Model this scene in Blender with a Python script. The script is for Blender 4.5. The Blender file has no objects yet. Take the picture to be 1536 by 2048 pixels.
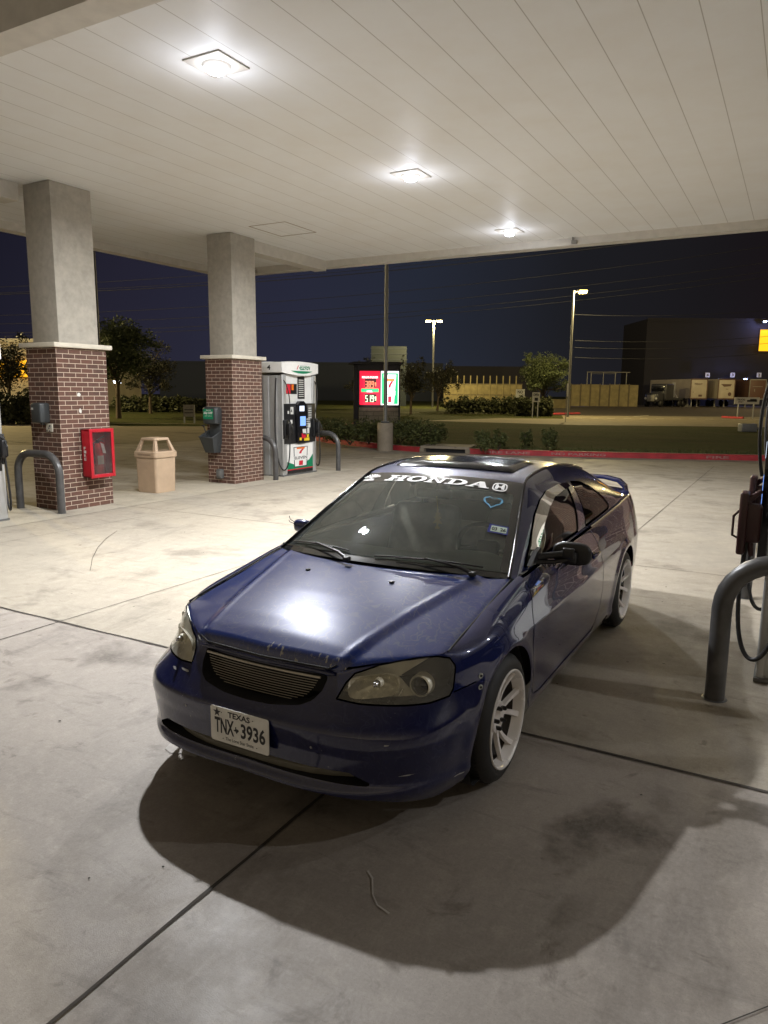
import bpy, bmesh, math, random
from mathutils import Vector, Matrix
from math import sin, cos, pi, radians, sqrt, hypot, atan2
random.seed(11)
SC=bpy.context.scene
# ------------------------------------------------------------------ camera
F,YAW,PITCH,ROLL=1460.85/2048*36.0,0.509247441,0.162665292,0.008499429
CAM=Vector((1.844971898,-3.035123335,1.77519762))
fwd=Vector((-sin(YAW)*cos(PITCH),cos(YAW)*cos(PITCH),-sin(PITCH)))
rt=Vector((cos(YAW),sin(YAW),0)); up=rt.cross(fwd)
r2=rt*cos(ROLL)+up*sin(ROLL); u2=up*cos(ROLL)-rt*sin(ROLL)
cd=bpy.data.cameras.new('camera'); co=bpy.data.objects.new('camera',cd); SC.collection.objects.link(co)
cd.sensor_fit='VERTICAL'; cd.sensor_height=36.0; cd.sensor_width=27.0; cd.lens=F; cd.clip_start=.05; cd.clip_end=2000
co.matrix_world=Matrix(((r2.x,u2.x,-fwd.x,CAM.x),(r2.y,u2.y,-fwd.y,CAM.y),(r2.z,u2.z,-fwd.z,CAM.z),(0,0,0,1)))
SC.camera=co
SC.render.resolution_x=768; SC.render.resolution_y=1024
SC.view_settings.view_transform='Standard'; SC.view_settings.look='None'; SC.view_settings.gamma=1
SC.view_settings.exposure=0.5
SC.cycles.max_bounces=7; SC.cycles.diffuse_bounces=3; SC.cycles.glossy_bounces=4; SC.cycles.transparent_max_bounces=10
SC.cycles.transmission_bounces=4; SC.cycles.sample_clamp_indirect=4; SC.cycles.caustics_reflective=False; SC.cycles.caustics_refractive=False
try: SC.cycles.use_denoising=True
except Exception: pass
# ------------------------------------------------------------------ night sky
def world():
    w=bpy.data.worlds.new('World'); SC.world=w; w.use_nodes=True; nt=w.node_tree; N=nt.nodes; L=nt.links
    for n in list(N): N.remove(n)
    out=N.new('ShaderNodeOutputWorld'); bg=N.new('ShaderNodeBackground'); L.new(bg.outputs[0],out.inputs[0])
    tc=N.new('ShaderNodeTexCoord'); sp=N.new('ShaderNodeSeparateXYZ'); L.new(tc.outputs['Generated'],sp.inputs[0])
    # azimuth measured from the west of the view to its east: sky glow of the town changes hue
    at=N.new('ShaderNodeMath'); at.operation='ARCTAN2'; L.new(sp.outputs[0],at.inputs[0]); L.new(sp.outputs[1],at.inputs[1])
    mr=N.new('ShaderNodeMapRange'); mr.inputs[1].default_value=-1.05; mr.inputs[2].default_value=0.0; L.new(at.outputs[0],mr.inputs[0])
    cr=N.new('ShaderNodeValToRGB'); e=cr.color_ramp.elements
    e[0].position=0; e[0].color=(.0060,.0058,.011,1); e[1].position=1; e[1].color=(.0075,.0050,.0060,1)
    for p,c in ((.20,(.0125,.0118,.0215)),(.40,(.0150,.0162,.0300)),(.56,(.0125,.0152,.0245)),(.74,(.0092,.0095,.0120)),(.9,(.0074,.0066,.0078))):
        x=e.new(p); x.color=(*c,1)
    L.new(mr.outputs[0],cr.inputs[0])
    up_=N.new('ShaderNodeMapRange'); up_.inputs[1].default_value=0; up_.inputs[2].default_value=.45; up_.inputs[3].default_value=1.15; up_.inputs[4].default_value=.62
    L.new(sp.outputs[2],up_.inputs[0])
    no=N.new('ShaderNodeTexNoise'); no.inputs['Scale'].default_value=2.2; no.inputs['Detail'].default_value=3; L.new(tc.outputs['Generated'],no.inputs['Vector'])
    n2=N.new('ShaderNodeMapRange'); n2.inputs[1].default_value=.3; n2.inputs[2].default_value=.7; n2.inputs[3].default_value=.85; n2.inputs[4].default_value=1.15; L.new(no.outputs[0],n2.inputs[0])
    m=N.new('ShaderNodeMath'); m.operation='MULTIPLY'; L.new(up_.outputs[0],m.inputs[0]); L.new(n2.outputs[0],m.inputs[1])
    # added fill light: unseen sky behind the camera made brighter and warmer
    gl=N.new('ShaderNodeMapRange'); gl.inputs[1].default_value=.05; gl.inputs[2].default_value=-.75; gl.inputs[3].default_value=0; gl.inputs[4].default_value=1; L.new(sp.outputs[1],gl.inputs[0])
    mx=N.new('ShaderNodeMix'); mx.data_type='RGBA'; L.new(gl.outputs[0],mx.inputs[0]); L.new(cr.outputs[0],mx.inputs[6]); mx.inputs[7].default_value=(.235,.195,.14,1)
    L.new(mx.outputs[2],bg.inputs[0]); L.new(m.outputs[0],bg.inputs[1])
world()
# ------------------------------------------------------------------ materials
MATS={}
def _nt(name):
    m=bpy.data.materials.new(name); m.use_nodes=True; nt=m.node_tree
    return m,nt,nt.nodes['Principled BSDF']
def setp(b,**k):
    for key,v in k.items():
        nm={'col':'Base Color','rough':'Roughness','metal':'Metallic','coat':'Coat Weight','coatr':'Coat Roughness','spec':'Specular IOR Level','em':'Emission Color','ems':'Emission Strength','alpha':'Alpha','trans':'Transmission Weight','ior':'IOR'}[key]
        b.inputs[nm].default_value=(*v,1) if isinstance(v,tuple) else v
def noise(nt,scale,detail=5,rough=.55,vec=None,dist=0):
    n=nt.nodes.new('ShaderNodeTexNoise'); n.inputs['Scale'].default_value=scale; n.inputs['Detail'].default_value=detail
    n.inputs['Roughness'].default_value=rough; n.inputs['Distortion'].default_value=dist
    if vec: nt.links.new(vec,n.inputs['Vector'])
    return n.outputs[0]
def ramp(nt,src,a,b,ca,cb):
    r=nt.nodes.new('ShaderNodeMapRange'); r.clamp=True; r.inputs[1].default_value=a; r.inputs[2].default_value=b
    r.inputs[3].default_value=ca; r.inputs[4].default_value=cb; nt.links.new(src,r.inputs[0]); return r.outputs[0]
def mixc(nt,fac,a,b,mode='MIX'):
    m=nt.nodes.new('ShaderNodeMix'); m.data_type='RGBA'; m.blend_type=mode
    for i,v in ((0,fac),(6,a),(7,b)):
        if isinstance(v,(int,float)): m.inputs[i].default_value=v
        elif isinstance(v,tuple): m.inputs[i].default_value=(*v,1)
        else: nt.links.new(v,m.inputs[i])
    return m.outputs[2]
def math_(nt,op,a,b=0.0):
    m=nt.nodes.new('ShaderNodeMath'); m.operation=op
    for i,v in ((0,a),(1,b)):
        if isinstance(v,(int,float)): m.inputs[i].default_value=v
        else: nt.links.new(v,m.inputs[i])
    return m.outputs[0]
def objco(nt,scale=(1,1,1),geo=False):
    mp=nt.nodes.new('ShaderNodeMapping'); mp.inputs['Scale'].default_value=scale
    if geo: s=nt.nodes.new('ShaderNodeNewGeometry').outputs['Position']
    else: s=nt.nodes.new('ShaderNodeTexCoord').outputs['Object']
    nt.links.new(s,mp.inputs['Vector']); return mp.outputs[0]
def bump(nt,b,h,strength=.3,dist=.01):
    n=nt.nodes.new('ShaderNodeBump'); n.inputs['Strength'].default_value=strength; n.inputs['Distance'].default_value=dist
    nt.links.new(h,n.inputs['Height']); nt.links.new(n.outputs[0],b.inputs['Normal'])
def mat(name,col,rough=.5,metal=0,var=.12,vs=6,bmp=0,bs=60,**k):
    m,nt,b=_nt(name); setp(b,col=col,rough=rough,metal=metal,**k)
    if var:
        v=noise(nt,vs,5,.6,objco(nt))
        f=ramp(nt,v,.3,.7,1-var,1+var)
        c=nt.nodes.new('ShaderNodeVectorMath'); c.operation='SCALE'; c.inputs[0].default_value=col; nt.links.new(f,c.inputs['Scale'])
        nt.links.new(c.outputs[0],b.inputs['Base Color'])
        nt.links.new(ramp(nt,v,.3,.7,max(.02,rough-.06),min(1,rough+.08)),b.inputs['Roughness'])
    if bmp: bump(nt,b,noise(nt,bs,4,.6,objco(nt)),bmp,.004)
    MATS[name]=m; return m
def emat(name,col,s):
    m,nt,b=_nt(name); setp(b,col=tuple(min(1,c*.6) for c in col),em=col,ems=s,rough=.4); MATS[name]=m; return m
def concrete(name,base,dark,rough=.62,streak=.5,stain=.6):
    m,nt,b=_nt(name); P=objco(nt,(1,1,1),True); big=noise(nt,.45,5,.6,P); mid=noise(nt,2.3,6,.65,P); fine=noise(nt,38,5,.7,P); spk=noise(nt,210,2,.6,P)
    st=noise(nt,3.0,6,.72,objco(nt,(.55,2.6,1),True),.6)
    c=mixc(nt,ramp(nt,big,.35,.68,0,.75),base,dark)
    c=mixc(nt,ramp(nt,mid,.42,.68,0,.7),c,tuple(x*.66 for x in base))
    c=mixc(nt,ramp(nt,noise(nt,9,6,.7,P),.5,.72,0,.5),c,tuple(x*1.25 for x in base))
    c=mixc(nt,ramp(nt,st,.56,.70,0,streak),c,tuple(x*.42 for x in dark))
    # dark oil drips and footprints
    oil=noise(nt,1.15,4,.62,P,.3); c=mixc(nt,ramp(nt,oil,.57,.68,0,stain),c,(.052,.040,.030)); c=mixc(nt,ramp(nt,noise(nt,4.2,5,.7,P,.5),.60,.68,0,stain*.65),c,(.075,.058,.045))
    dr=noise(nt,7.5,3,.5,P,.2); c=mixc(nt,ramp(nt,dr,.70,.76,0,.55),c,(.05,.038,.03)); c=mixc(nt,ramp(nt,noise(nt,.9,5,.75,objco(nt,(1,.35,1),True),.8),.55,.68,0,.55),c,tuple(x*.5 for x in dark))
    c=mixc(nt,ramp(nt,fine,.3,.7,.0,.30),c,tuple(min(1,x*1.25) for x in base))
    gr=noise(nt,95,4,.85,P); c=mixc(nt,ramp(nt,gr,.35,.65,.35,0),c,tuple(x*.45 for x in base)); c=mixc(nt,ramp(nt,noise(nt,60,4,.8,objco(nt,(1,.25,1),True)),.52,.7,0,.12),c,tuple(min(1,x*1.45) for x in base))
    c=mixc(nt,ramp(nt,spk,.62,.75,0,.55),c,tuple(x*.45 for x in dark))
    c=mixc(nt,ramp(nt,spk,.30,.22,0,.5),c,tuple(min(1,x*1.5) for x in base))
    nt.links.new(c,b.inputs['Base Color'])
    nt.links.new(ramp(nt,mid,.3,.7,rough-.14,rough+.12),b.inputs['Roughness']); setp(b,spec=.35)
    h=math_(nt,'ADD',math_(nt,'MULTIPLY',fine,.6),math_(nt,'MULTIPLY',spk,.5)); bump(nt,b,h,.35,.0035)
    MATS[name]=m; return m
concrete('near_slab',(.41,.365,.318),(.235,.205,.18),.56,.5,.85)
concrete('far_slab',(.42,.372,.30),(.31,.27,.212),.66,.55,.55)
concrete('pad_concrete',(.50,.45,.36),(.36,.32,.26),.7,.3,.2)
concrete('kerb_concrete',(.36,.31,.24),(.24,.2,.15),.75,.3,.2)
concrete('asphalt',(.085,.070,.052),(.05,.042,.032),.8,.3,.4)
concrete('street_concrete',(.27,.23,.16),(.19,.16,.11),.8,.3,.2)
def brick():
    m,nt,b=_nt('brick'); tc=nt.nodes.new('ShaderNodeTexCoord'); sp=nt.nodes.new('ShaderNodeSeparateXYZ'); nt.links.new(tc.outputs['Object'],sp.inputs[0])
    s=math_(nt,'ADD',sp.outputs[0],sp.outputs[1]); cb=nt.nodes.new('ShaderNodeCombineXYZ'); nt.links.new(s,cb.inputs[0]); nt.links.new(sp.outputs[2],cb.inputs[1])
    t=nt.nodes.new('ShaderNodeTexBrick'); t.inputs['Scale'].default_value=1; t.inputs['Brick Width'].default_value=.205; t.inputs['Row Height'].default_value=.0672
    t.inputs['Mortar Size'].default_value=.0042; t.inputs['Mortar Smooth'].default_value=.15; t.inputs['Bias'].default_value=-.1
    t.inputs['Color1'].default_value=(.115,.054,.036,1); t.inputs['Color2'].default_value=(.068,.039,.029,1); t.inputs['Mortar'].default_value=(.60,.50,.40,1)
    nt.links.new(cb.outputs[0],t.inputs['Vector'])
    n=noise(nt,26,5,.65,tc.outputs['Object']); c=mixc(nt,ramp(nt,n,.35,.75,0,.35),t.outputs['Color'],(.20,.085,.06),'MIX')
    n2=noise(nt,2.2,4,.6,tc.outputs['Object']); c=mixc(nt,ramp(nt,n2,.5,.75,0,.35),c,(.05,.03,.028))
    nt.links.new(mixc(nt,t.outputs['Fac'],c,(.56,.46,.36)),b.inputs['Base Color']); setp(b,rough=.82)
    h=math_(nt,'SUBTRACT',math_(nt,'MULTIPLY',n,.35),t.outputs['Fac']); bump(nt,b,h,.6,.005); MATS['brick']=m
brick()
def soffit():
    m,nt,b=_nt('soffit_panel'); P=objco(nt,(1,1,1),True); sp=nt.nodes.new('ShaderNodeSeparateXYZ'); nt.links.new(P,sp.inputs[0])
    f=math_(nt,'FRACT',math_(nt,'DIVIDE',math_(nt,'SUBTRACT',sp.outputs[0],.15-4000*.4),.4))
    d=math_(nt,'MINIMUM',f,math_(nt,'SUBTRACT',1.0,f))
    g=ramp(nt,d,.004,.016,1,0); base=(.78,.785,.775); n=noise(nt,1.4,4,.6,P)
    c=mixc(nt,ramp(nt,n,.4,.7,0,.35),base,(.70,.665,.60)); c=mixc(nt,g,c,(.42,.40,.36)); nt.links.new(c,b.inputs['Base Color'])
    nt.links.new(ramp(nt,noise(nt,3,3,.5,P),.3,.7,.5,.6),b.inputs['Roughness']); setp(b,spec=.25)
    # each plank is very slightly dished, so reflections break from plank to plank
    w=math_(nt,'MULTIPLY',math_(nt,'SINE',math_(nt,'MULTIPLY',f,pi)),.9); bump(nt,b,w,.25,.004)
    MATS['soffit_panel']=m
soffit()
mat('stucco',(.42,.39,.335),.85,var=.14,vs=9,bmp=.5,bs=220)
mat('cast_stone',(.62,.57,.47),.75,var=.1,bmp=.3,bs=150)
mat('trim_white',(.62,.59,.53),.42,var=.08)
mat('guard_paint',(.075,.073,.072),.34,var=.25,vs=9,bmp=.08,bs=40)
mat('beige_plastic',(.48,.35,.235),.6,var=.08,bmp=.4,bs=300)
mat('beige_dark',(.30,.215,.14),.7,var=.1)
mat('dark_plastic',(.045,.050,.052),.42,var=.15)
mat('black_plastic',(.012,.012,.013),.4,var=.2)
mat('black_gloss',(.010,.010,.012),.12,var=.1)
mat('maroon_plastic',(.045,.016,.016),.4,var=.2); mat('black_rubber',(.014,.013,.013),.55,var=.25,vs=20,bmp=.2,bs=90)
mat('grey_box',(.12,.12,.115),.6,var=.15)
mat('red_plastic',(.42,.008,.020),.33,var=.06)
mat('ext_red',(.60,.05,.05),.3,var=.05)
mat('paper',(.72,.70,.64),.7,var=.1,vs=40)
mat('ink',(.012,.012,.013),.5,var=0)
mat('white_paint',(.80,.79,.76),.35,var=.05)
mat('silver_panel',(.46,.46,.45),.35,metal=.35,var=.07)
mat('silver_light',(.68,.68,.66),.4,var=.05)
mat('chrome',(.75,.75,.76),.12,metal=1,var=.05)
mat('label_orange',(.75,.16,.01),.5,var=0)
mat('label_red',(.55,.01,.03),.5,var=0)
mat('label_green',(.0,.20,.09),.5,var=0)
mat('label_yellow',(.75,.52,.02),.5,var=0)
emat('screen_blue',(.16,.30,.75),1.1); emat('screen_white',(.65,.75,.9),1.0)
emat('sign_red',(.82,.012,.045),1.0); emat('sign_white',(.95,.97,.93),1.35); emat('sign_green',(.02,.55,.20),1.05)
emat('sign_orange',(1.0,.25,.03),1.0); emat('digit_red',(1.0,.24,.12),1.2); emat('digit_green',(.55,1.0,.55),1.3)
emat('led_lens',(.80,.88,1.0),34.0); emat('sodium_lens',(1.0,.72,.22),7.0); emat('dock_lens',(.45,.62,1.0),9.0); emat('yellow_sign',(1.0,.50,.012),.95); emat('amber_sign',(1.0,.46,.015),.85)
emat('white_lamp',(.8,.85,1.0),6.0)
mat('sign_dark',(.020,.019,.024),.5,var=.15); mat('digit_off',(.04,.008,.01),.4,var=0)
mat('stone_block',(.30,.275,.215),.85,var=.25,vs=5,bmp=.5,bs=60)
mat('pole_paint',(.06,.06,.062),.45,var=.15); mat('pole_grey',(.22,.22,.21),.45,metal=.3,var=.1)
mat('wire',(.028,.028,.032),.6,var=0)
mat('warehouse_wall',(.05,.06,.085),.8,var=.08); mat('warehouse_dark',(.017,.0155,.019),.85,var=.1); mat('warehouse_roof',(.014,.022,.030),.6,var=.05)
mat('fence_panel',(.22,.18,.085),.75,var=.25,vs=1.5); mat('fence_frame',(.10,.08,.05),.7,var=.1)
mat('trailer_white',(.40,.35,.27),.5,var=.12,vs=1); mat('trailer_dark',(.09,.045,.030),.5,var=.1); mat('truck_dark',(.045,.045,.048),.35,var=.2); mat('steel_dull',(.25,.24,.21),.5,metal=.5,var=.1)
mat('sign_face',(.62,.62,.58),.5,var=.05); mat('utility_metal',(.30,.32,.36),.45,metal=.3,var=.08)
mat('bark',(.075,.055,.038),.9,var=.3,vs=18,bmp=.6,bs=40)
def leafmat(name,c1,c2):
    m,nt,b=_nt(name); n=noise(nt,1.6,4,.6,objco(nt)); n2=noise(nt,14,3,.6,objco(nt)); nt.links.new(mixc(nt,ramp(nt,math_(nt,'ADD',math_(nt,'MULTIPLY',n,.6),math_(nt,'MULTIPLY',n2,.4)),.35,.65,0,1),c1,c2),b.inputs['Base Color']); setp(b,rough=.6,spec=.3); MATS[name]=m
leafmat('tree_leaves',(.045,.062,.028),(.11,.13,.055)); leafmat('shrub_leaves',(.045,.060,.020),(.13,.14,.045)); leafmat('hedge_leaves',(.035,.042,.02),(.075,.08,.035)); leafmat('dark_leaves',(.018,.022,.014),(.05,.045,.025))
def grassmat():
    m,nt,b=_nt('lawn'); P=objco(nt,(1,1,1),True); a=noise(nt,.5,5,.6,P); c=noise(nt,9,5,.7,P); d=noise(nt,1.4,5,.7,objco(nt,(.35,1.6,1),True))
    col=mixc(nt,ramp(nt,a,.35,.65,0,1),(.052,.070,.018),(.085,.085,.030)); col=mixc(nt,ramp(nt,d,.5,.66,0,.8),col,(.095,.075,.035)); col=mixc(nt,ramp(nt,c,.35,.65,0,.6),col,(.03,.036,.012))
    nt.links.new(col,b.inputs['Base Color']); setp(b,rough=.9,spec=.1); bump(nt,b,c,1.0,.06); MATS['lawn']=m
grassmat()
mat('kerb_red',(.42,.035,.045),.6,var=.3,vs=3,bmp=.3,bs=80); mat('joint_dark',(.050,.042,.034),.9,var=.35,vs=14); mat('road_paint',(.55,.52,.42),.7,var=.3,vs=20)
# ------------------------------------------------------------------ mesh helpers
class MB:
    def __init__(s): s.v=[];s.f=[];s.mi=[];s.sm=[]
    def add(s,vs,fs,mi=0,sm=False,M=None):
        o=len(s.v); s.v+= [tuple(M@Vector(v)) for v in vs] if M else [tuple(v) for v in vs]
        for f in fs: s.f.append(tuple(i+o for i in f)); s.mi.append(mi); s.sm.append(sm)
    def box(s,a,b,mi=0,bev=0,M=None):
        x0,y0,z0=[min(p,q) for p,q in zip(a,b)]; x1,y1,z1=[max(p,q) for p,q in zip(a,b)]
        if bev<=0:
            s.add([(x0,y0,z0),(x1,y0,z0),(x1,y1,z0),(x0,y1,z0),(x0,y0,z1),(x1,y0,z1),(x1,y1,z1),(x0,y1,z1)],
              [(0,3,2,1),(4,5,6,7),(0,1,5,4),(1,2,6,5),(2,3,7,6),(3,0,4,7)],mi,False,M)
        else:
            bm=bmesh.new(); bmesh.ops.create_cube(bm,size=1)
            for v in bm.verts: v.co=Vector(((x0+x1)/2+v.co.x*(x1-x0),(y0+y1)/2+v.co.y*(y1-y0),(z0+z1)/2+v.co.z*(z1-z0)))
            bmesh.ops.bevel(bm,geom=bm.edges[:],offset=min(bev,.45*min(x1-x0,y1-y0,z1-z0)),segments=3,affect='EDGES',profile=.5)
            bm.verts.index_update(); s.add([v.co[:] for v in bm.verts],[tuple(v.index for v in f.verts) for f in bm.faces],mi,True,M); bm.free()
    def prism(s,poly,ax,a,b,mi=0,sm=False,M=None):   # polygon (2D) extruded along an axis
        n=len(poly); mk={0:lambda p,t:(t,p[0],p[1]),1:lambda p,t:(p[0],t,p[1]),2:lambda p,t:(p[0],p[1],t)}[ax]
        vs=[mk(p,a) for p in poly]+[mk(p,b) for p in poly]
        s.add(vs,[tuple(range(n)),tuple(range(2*n-1,n-1,-1))],mi,False,M); s.add(vs,[(i,i+n,(i+1)%n+n,(i+1)%n) for i in range(n)],mi,sm,M)
    def tube(s,pts,r,n=10,mi=0,cap=True,M=None):
        pts=[Vector(p) for p in pts]; k=len(pts); rs=r if isinstance(r,(list,tuple)) else [r]*k
        vs=[];ref=None
        for i,p in enumerate(pts):
            d=(pts[min(i+1,k-1)]-pts[max(i-1,0)]).normalized()
            if ref is None:
                ref=Vector((0,0,1)) if abs(d.z)<.9 else Vector((1,0,0))
            a=d.cross(ref).normalized(); b=a.cross(d).normalized(); ref=b
            for j in range(n):
                t=2*pi*j/n; vs.append(p+(a*cos(t)+b*sin(t))*rs[i])
        fs=[(i*n+j,i*n+(j+1)%n,(i+1)*n+(j+1)%n,(i+1)*n+j) for i in range(k-1) for j in range(n)]
        s.add(vs,fs,mi,True,M)
        if cap: s.add(vs[:n],[tuple(range(n-1,-1,-1))],mi,False,M); s.add(vs[-n:],[tuple(range(n))],mi,False,M)
    def lathe(s,prof,n=48,ax='x',c=(0,0,0),mi=0,sm=True,close=False,M=None):   # prof of (axial, radius)
        vs=[]
        for a,r in prof:
            for j in range(n):
                t=2*pi*j/n
                if ax=='x': vs.append((c[0]+a,c[1]+r*cos(t),c[2]+r*sin(t)))
                elif ax=='z': vs.append((c[0]+r*cos(t),c[1]+r*sin(t),c[2]+a))
                else: vs.append((c[0]+r*sin(t),c[1]+a,c[2]+r*cos(t)))
        k=len(prof); s.add(vs,[(i*n+j,i*n+(j+1)%n,(i+1)*n+(j+1)%n,(i+1)*n+j) for i in range(k-1) for j in range(n)],mi,sm,M)
    def grid(s,fn,us,vs_,mi=0,sm=True,flip=False):
        V=[fn(u,v) for u in us for v in vs_]; m=len(vs_)
        fs=[(i*m+j,(i+1)*m+j,(i+1)*m+j+1,i*m+j+1) for i in range(len(us)-1) for j in range(m-1)]
        if flip: fs=[f[::-1] for f in fs]
        s.add(V,fs,mi,sm)
    def build(s,name,mats,parent=None,loc=None,rotz=0):
        me=bpy.data.meshes.new(name); me.from_pydata(s.v,[],s.f)
        ms=mats if isinstance(mats,(list,tuple)) else [mats]
        for m in ms: me.materials.append(MATS[m])
        me.polygons.foreach_set('material_index',s.mi); me.polygons.foreach_set('use_smooth',s.sm); me.update()
        o=bpy.data.objects.new(name,me); SC.collection.objects.link(o)
        if parent: o.parent=parent
        if loc is not None: o.location=loc; o.rotation_euler=(0,0,rotz)
        return o
def tag(o,label=None,cat=None,group=None,kind=None):
    if label: o['label']=label
    if cat: o['category']=cat
    if group: o['group']=group
    if kind: o['kind']=kind
    return o
def thing(name,label,cat,loc=(0,0,0),rotz=0,group=None):
    o=bpy.data.objects.new(name,None); SC.collection.objects.link(o); o.location=loc; o.rotation_euler=(0,0,rotz); o.empty_display_size=.1
    return tag(o,label,cat,group)
def dup(root,loc=None,rotz=None,label=None):
    def cp(o,par):
        c=o.copy(); SC.collection.objects.link(c); c.parent=par
        for ch in list(o.children):
            if not ch.get('_c'): cp(ch,c)
        return c
    r=cp(root,None)
    if loc is not None: r.location=loc
    if rotz is not None: r.rotation_euler=(0,0,rotz)
    if label: r['label']=label
    return r
_fc={}
def textgeo(txt,bold=0.0):
    key=(txt,bold)
    if key not in _fc:
        c=bpy.data.curves.new('t','FONT'); c.body=txt; c.size=1; c.resolution_u=3; c.offset=bold; c.align_x='LEFT'
        o=bpy.data.objects.new('t',c); SC.collection.objects.link(o); dg=bpy.context.evaluated_depsgraph_get(); dg.update()
        me=o.evaluated_get(dg).to_mesh(); vs=[v.co[:] for v in me.vertices]; fs=[tuple(p.vertices) for p in me.polygons]
        o.evaluated_get(dg).to_mesh_clear(); bpy.data.objects.remove(o); bpy.data.curves.remove(c)
        x0=min(v[0] for v in vs);x1=max(v[0] for v in vs);y0=min(v[1] for v in vs);y1=max(v[1] for v in vs)
        _fc[key]=([((v[0]-x0)/(x1-x0),(v[1]-y0)/(y1-y0)) for v in vs],fs)
    return _fc[key]
def put_text(mb,txt,O,X,Y,mi=0,bold=0.0,shear=0):   # fills the box spanned by X and Y from corner O
    vs,fs=textgeo(txt,bold); O,X,Y=Vector(O),Vector(X),Vector(Y)
    mb.add([O+X*(a+shear*b)+Y*b for a,b in vs],fs,mi)
def put_poly(mb,poly,O,X,Y,mi=0):
    O,X,Y=Vector(O),Vector(X),Vector(Y); mb.add([O+X*a+Y*b for a,b in poly],[tuple(range(len(poly)))],mi)
def pix(px,py,D):      # a point seen at photo pixel (px,py), D metres ahead: used for the far background
    d=fwd+r2*((px-768)/1460.85)-u2*((py-1024)/1460.85); return CAM+d*D
def gnd(px,D,z=0.0):   # the ground point below photo column px at distance D
    p=pix(px,800,D); return Vector((p.x,p.y,z))
# ------------------------------------------------------------------ car body surfaces
def ip(tab,x):
    if x<=tab[0][0]: return tab[0][1] if len(tab[0])==2 else tab[0][1:]
    for a,b in zip(tab,tab[1:]):
        if x<=b[0]:
            t=(x-a[0])/(b[0]-a[0]+1e-12)
            if len(a)==2: return a[1]+(b[1]-a[1])*t
            return tuple(p+(q-p)*t for p,q in zip(a[1:],b[1:]))
    return tab[-1][1] if len(tab[-1])==2 else tab[-1][1:]
def smooth(tab,x,h):   # box-smoothed table lookup (keeps kinks soft)
    w=(.12,.24,.28,.24,.12); v=[ip(tab,x+k*h) for k in (-1,-.5,0,.5,1)]
    if isinstance(v[0],tuple): return tuple(sum(w[i]*v[i][j] for i in range(5)) for j in range(len(v[0])))
    return sum(a*b for a,b in zip(w,v))
# ---- lower body wall: P(s,z); s<1.25 front quarter, 1.25..4.20 side (y=s-1.25), 4.20..5.2 rear quarter
SP=[(.10,.775),(.165,.795),(.20,.812),(.225,.817),(.245,.812),(.35,.828),(.50,.840),(.60,.844),(.650,.847),(.672,.840),(.75,.828),(.82,.812),(.90,.79),(1.0,.77)]
NOSE=[(.10,.78),(.15,.83),(.185,.858),(.222,.868),(.245,.866),(.258,.846),(.30,.840),(.38,.842),(.44,.856),(.470,.864),(.482,.862),(.492,.846),(.53,.815),(.57,.78),(.62,.742),(.66,.722),(.70,.71),(.80,.69)]
NEXP=[(.15,3.1),(.3,3.4),(.42,3.5),(.48,3.1),(.53,2.7),(.58,2.5),(.7,2.4)]
TAIL=[(.15,.50),(.22,.58),(.35,.61),(.52,.62),(.60,.60),(.75,.59),(.9,.57),(1.0,.55)]
EF=[(0,0,-.715,.677),(27.6,.36,-.69,.668),(34,.435,-.645,.682),(39.8,.50,-.60,.697),(48.5,.60,-.53,.710),(58.9,.707,-.426,.722),(66,.711,-.317,.742),(74.4,.714,-.2,.766),(90,.717,0,.805)]
ES=[(0,.717,.805),(.2,.722,.84),(.352,.730,.866),(.5,.738,.880),(.7,.745,.892),(1.0,.748,.905),(2.0,.748,.930),(2.6,.742,.955),(2.95,.73,.97)]
def kplan(y): return ip([(-1,.985),(0,.992),(.6,1.0),(2.6,1.0),(2.95,.985)],y)
def flare(y,z):
    r=0
    for yc in (0,2.62):
        d=math.hypot(y-yc,z-.29)
        if z>.15: r+=.014*math.exp(-((d-.365)/.045)**2)
    return r
def Ept(s):
    if s<=1.25: return smooth(EF,s/1.25*90,2)
    y=s-1.25
    if y<=2.95: x,z=smooth(ES,y,.05); return (x,y,z)
    f=math.radians(min(90,(s-4.2)*90)); n=3.5; a,b=.73,.58
    r=1/((math.cos(f)/a)**n+(math.sin(f)/b)**n)**(1/n)
    return (r*math.cos(f),2.95+r*math.sin(f),.97+.015*math.sin(f))
def outline(s,z):
    a=smooth(SP,z,.012)
    if s<=1.25:
        f=math.radians(s/1.25*90); n=smooth(NEXP,z,.02); b=smooth(NOSE,z,.010); a2=a*.992
        sn,cs=max(math.sin(f),1e-9),max(math.cos(f),1e-9)
        r=1/((sn/a2)**n+(cs/b)**n)**(1/n)
        x,y=r*sn,-r*cs
        k=max(0,min(1,(x-.6)/.2))
        return (x+flare(y,z)*k,y)
    y=s-1.25
    if y<=2.95: return (a*kplan(y)+flare(y,z),y)
    f=math.radians(min(90,(s-4.2)*90)); n=3.2; b=smooth(TAIL,z,.02); a2=a*.985
    sn,cs=max(math.sin(f),1e-9),max(math.cos(f),1e-9)
    r=1/((cs/a2)**n+(sn/b)**n)**(1/n)
    return (r*cs,2.95+r*sn)
def zbot(s):
    return ip([(0,.232),(.35,.222),(.53,.205),(.65,.165),(.75,.14),(1.25,.15),(4.2,.165),(4.6,.20),(5.2,.22)],s)
def shoulder(s): return ip([(0,.035),(.35,.035),(.8,.05),(1.25,.10),(1.8,.10),(4.2,.11),(5.2,.07)],s)
def wallP(s,z):
    ex,ey,ez=Ept(s); zs=ez-shoulder(s)
    ox,oy=outline(s,z)
    if z>zs:
        t=min(1,(z-zs)/(ez-zs)); w=1-math.sqrt(max(0,1-t*t))
        ox=ox+(ex-ox)*w; oy=oy+(ey-oy)*w
    return (ox,oy,z)
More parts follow.
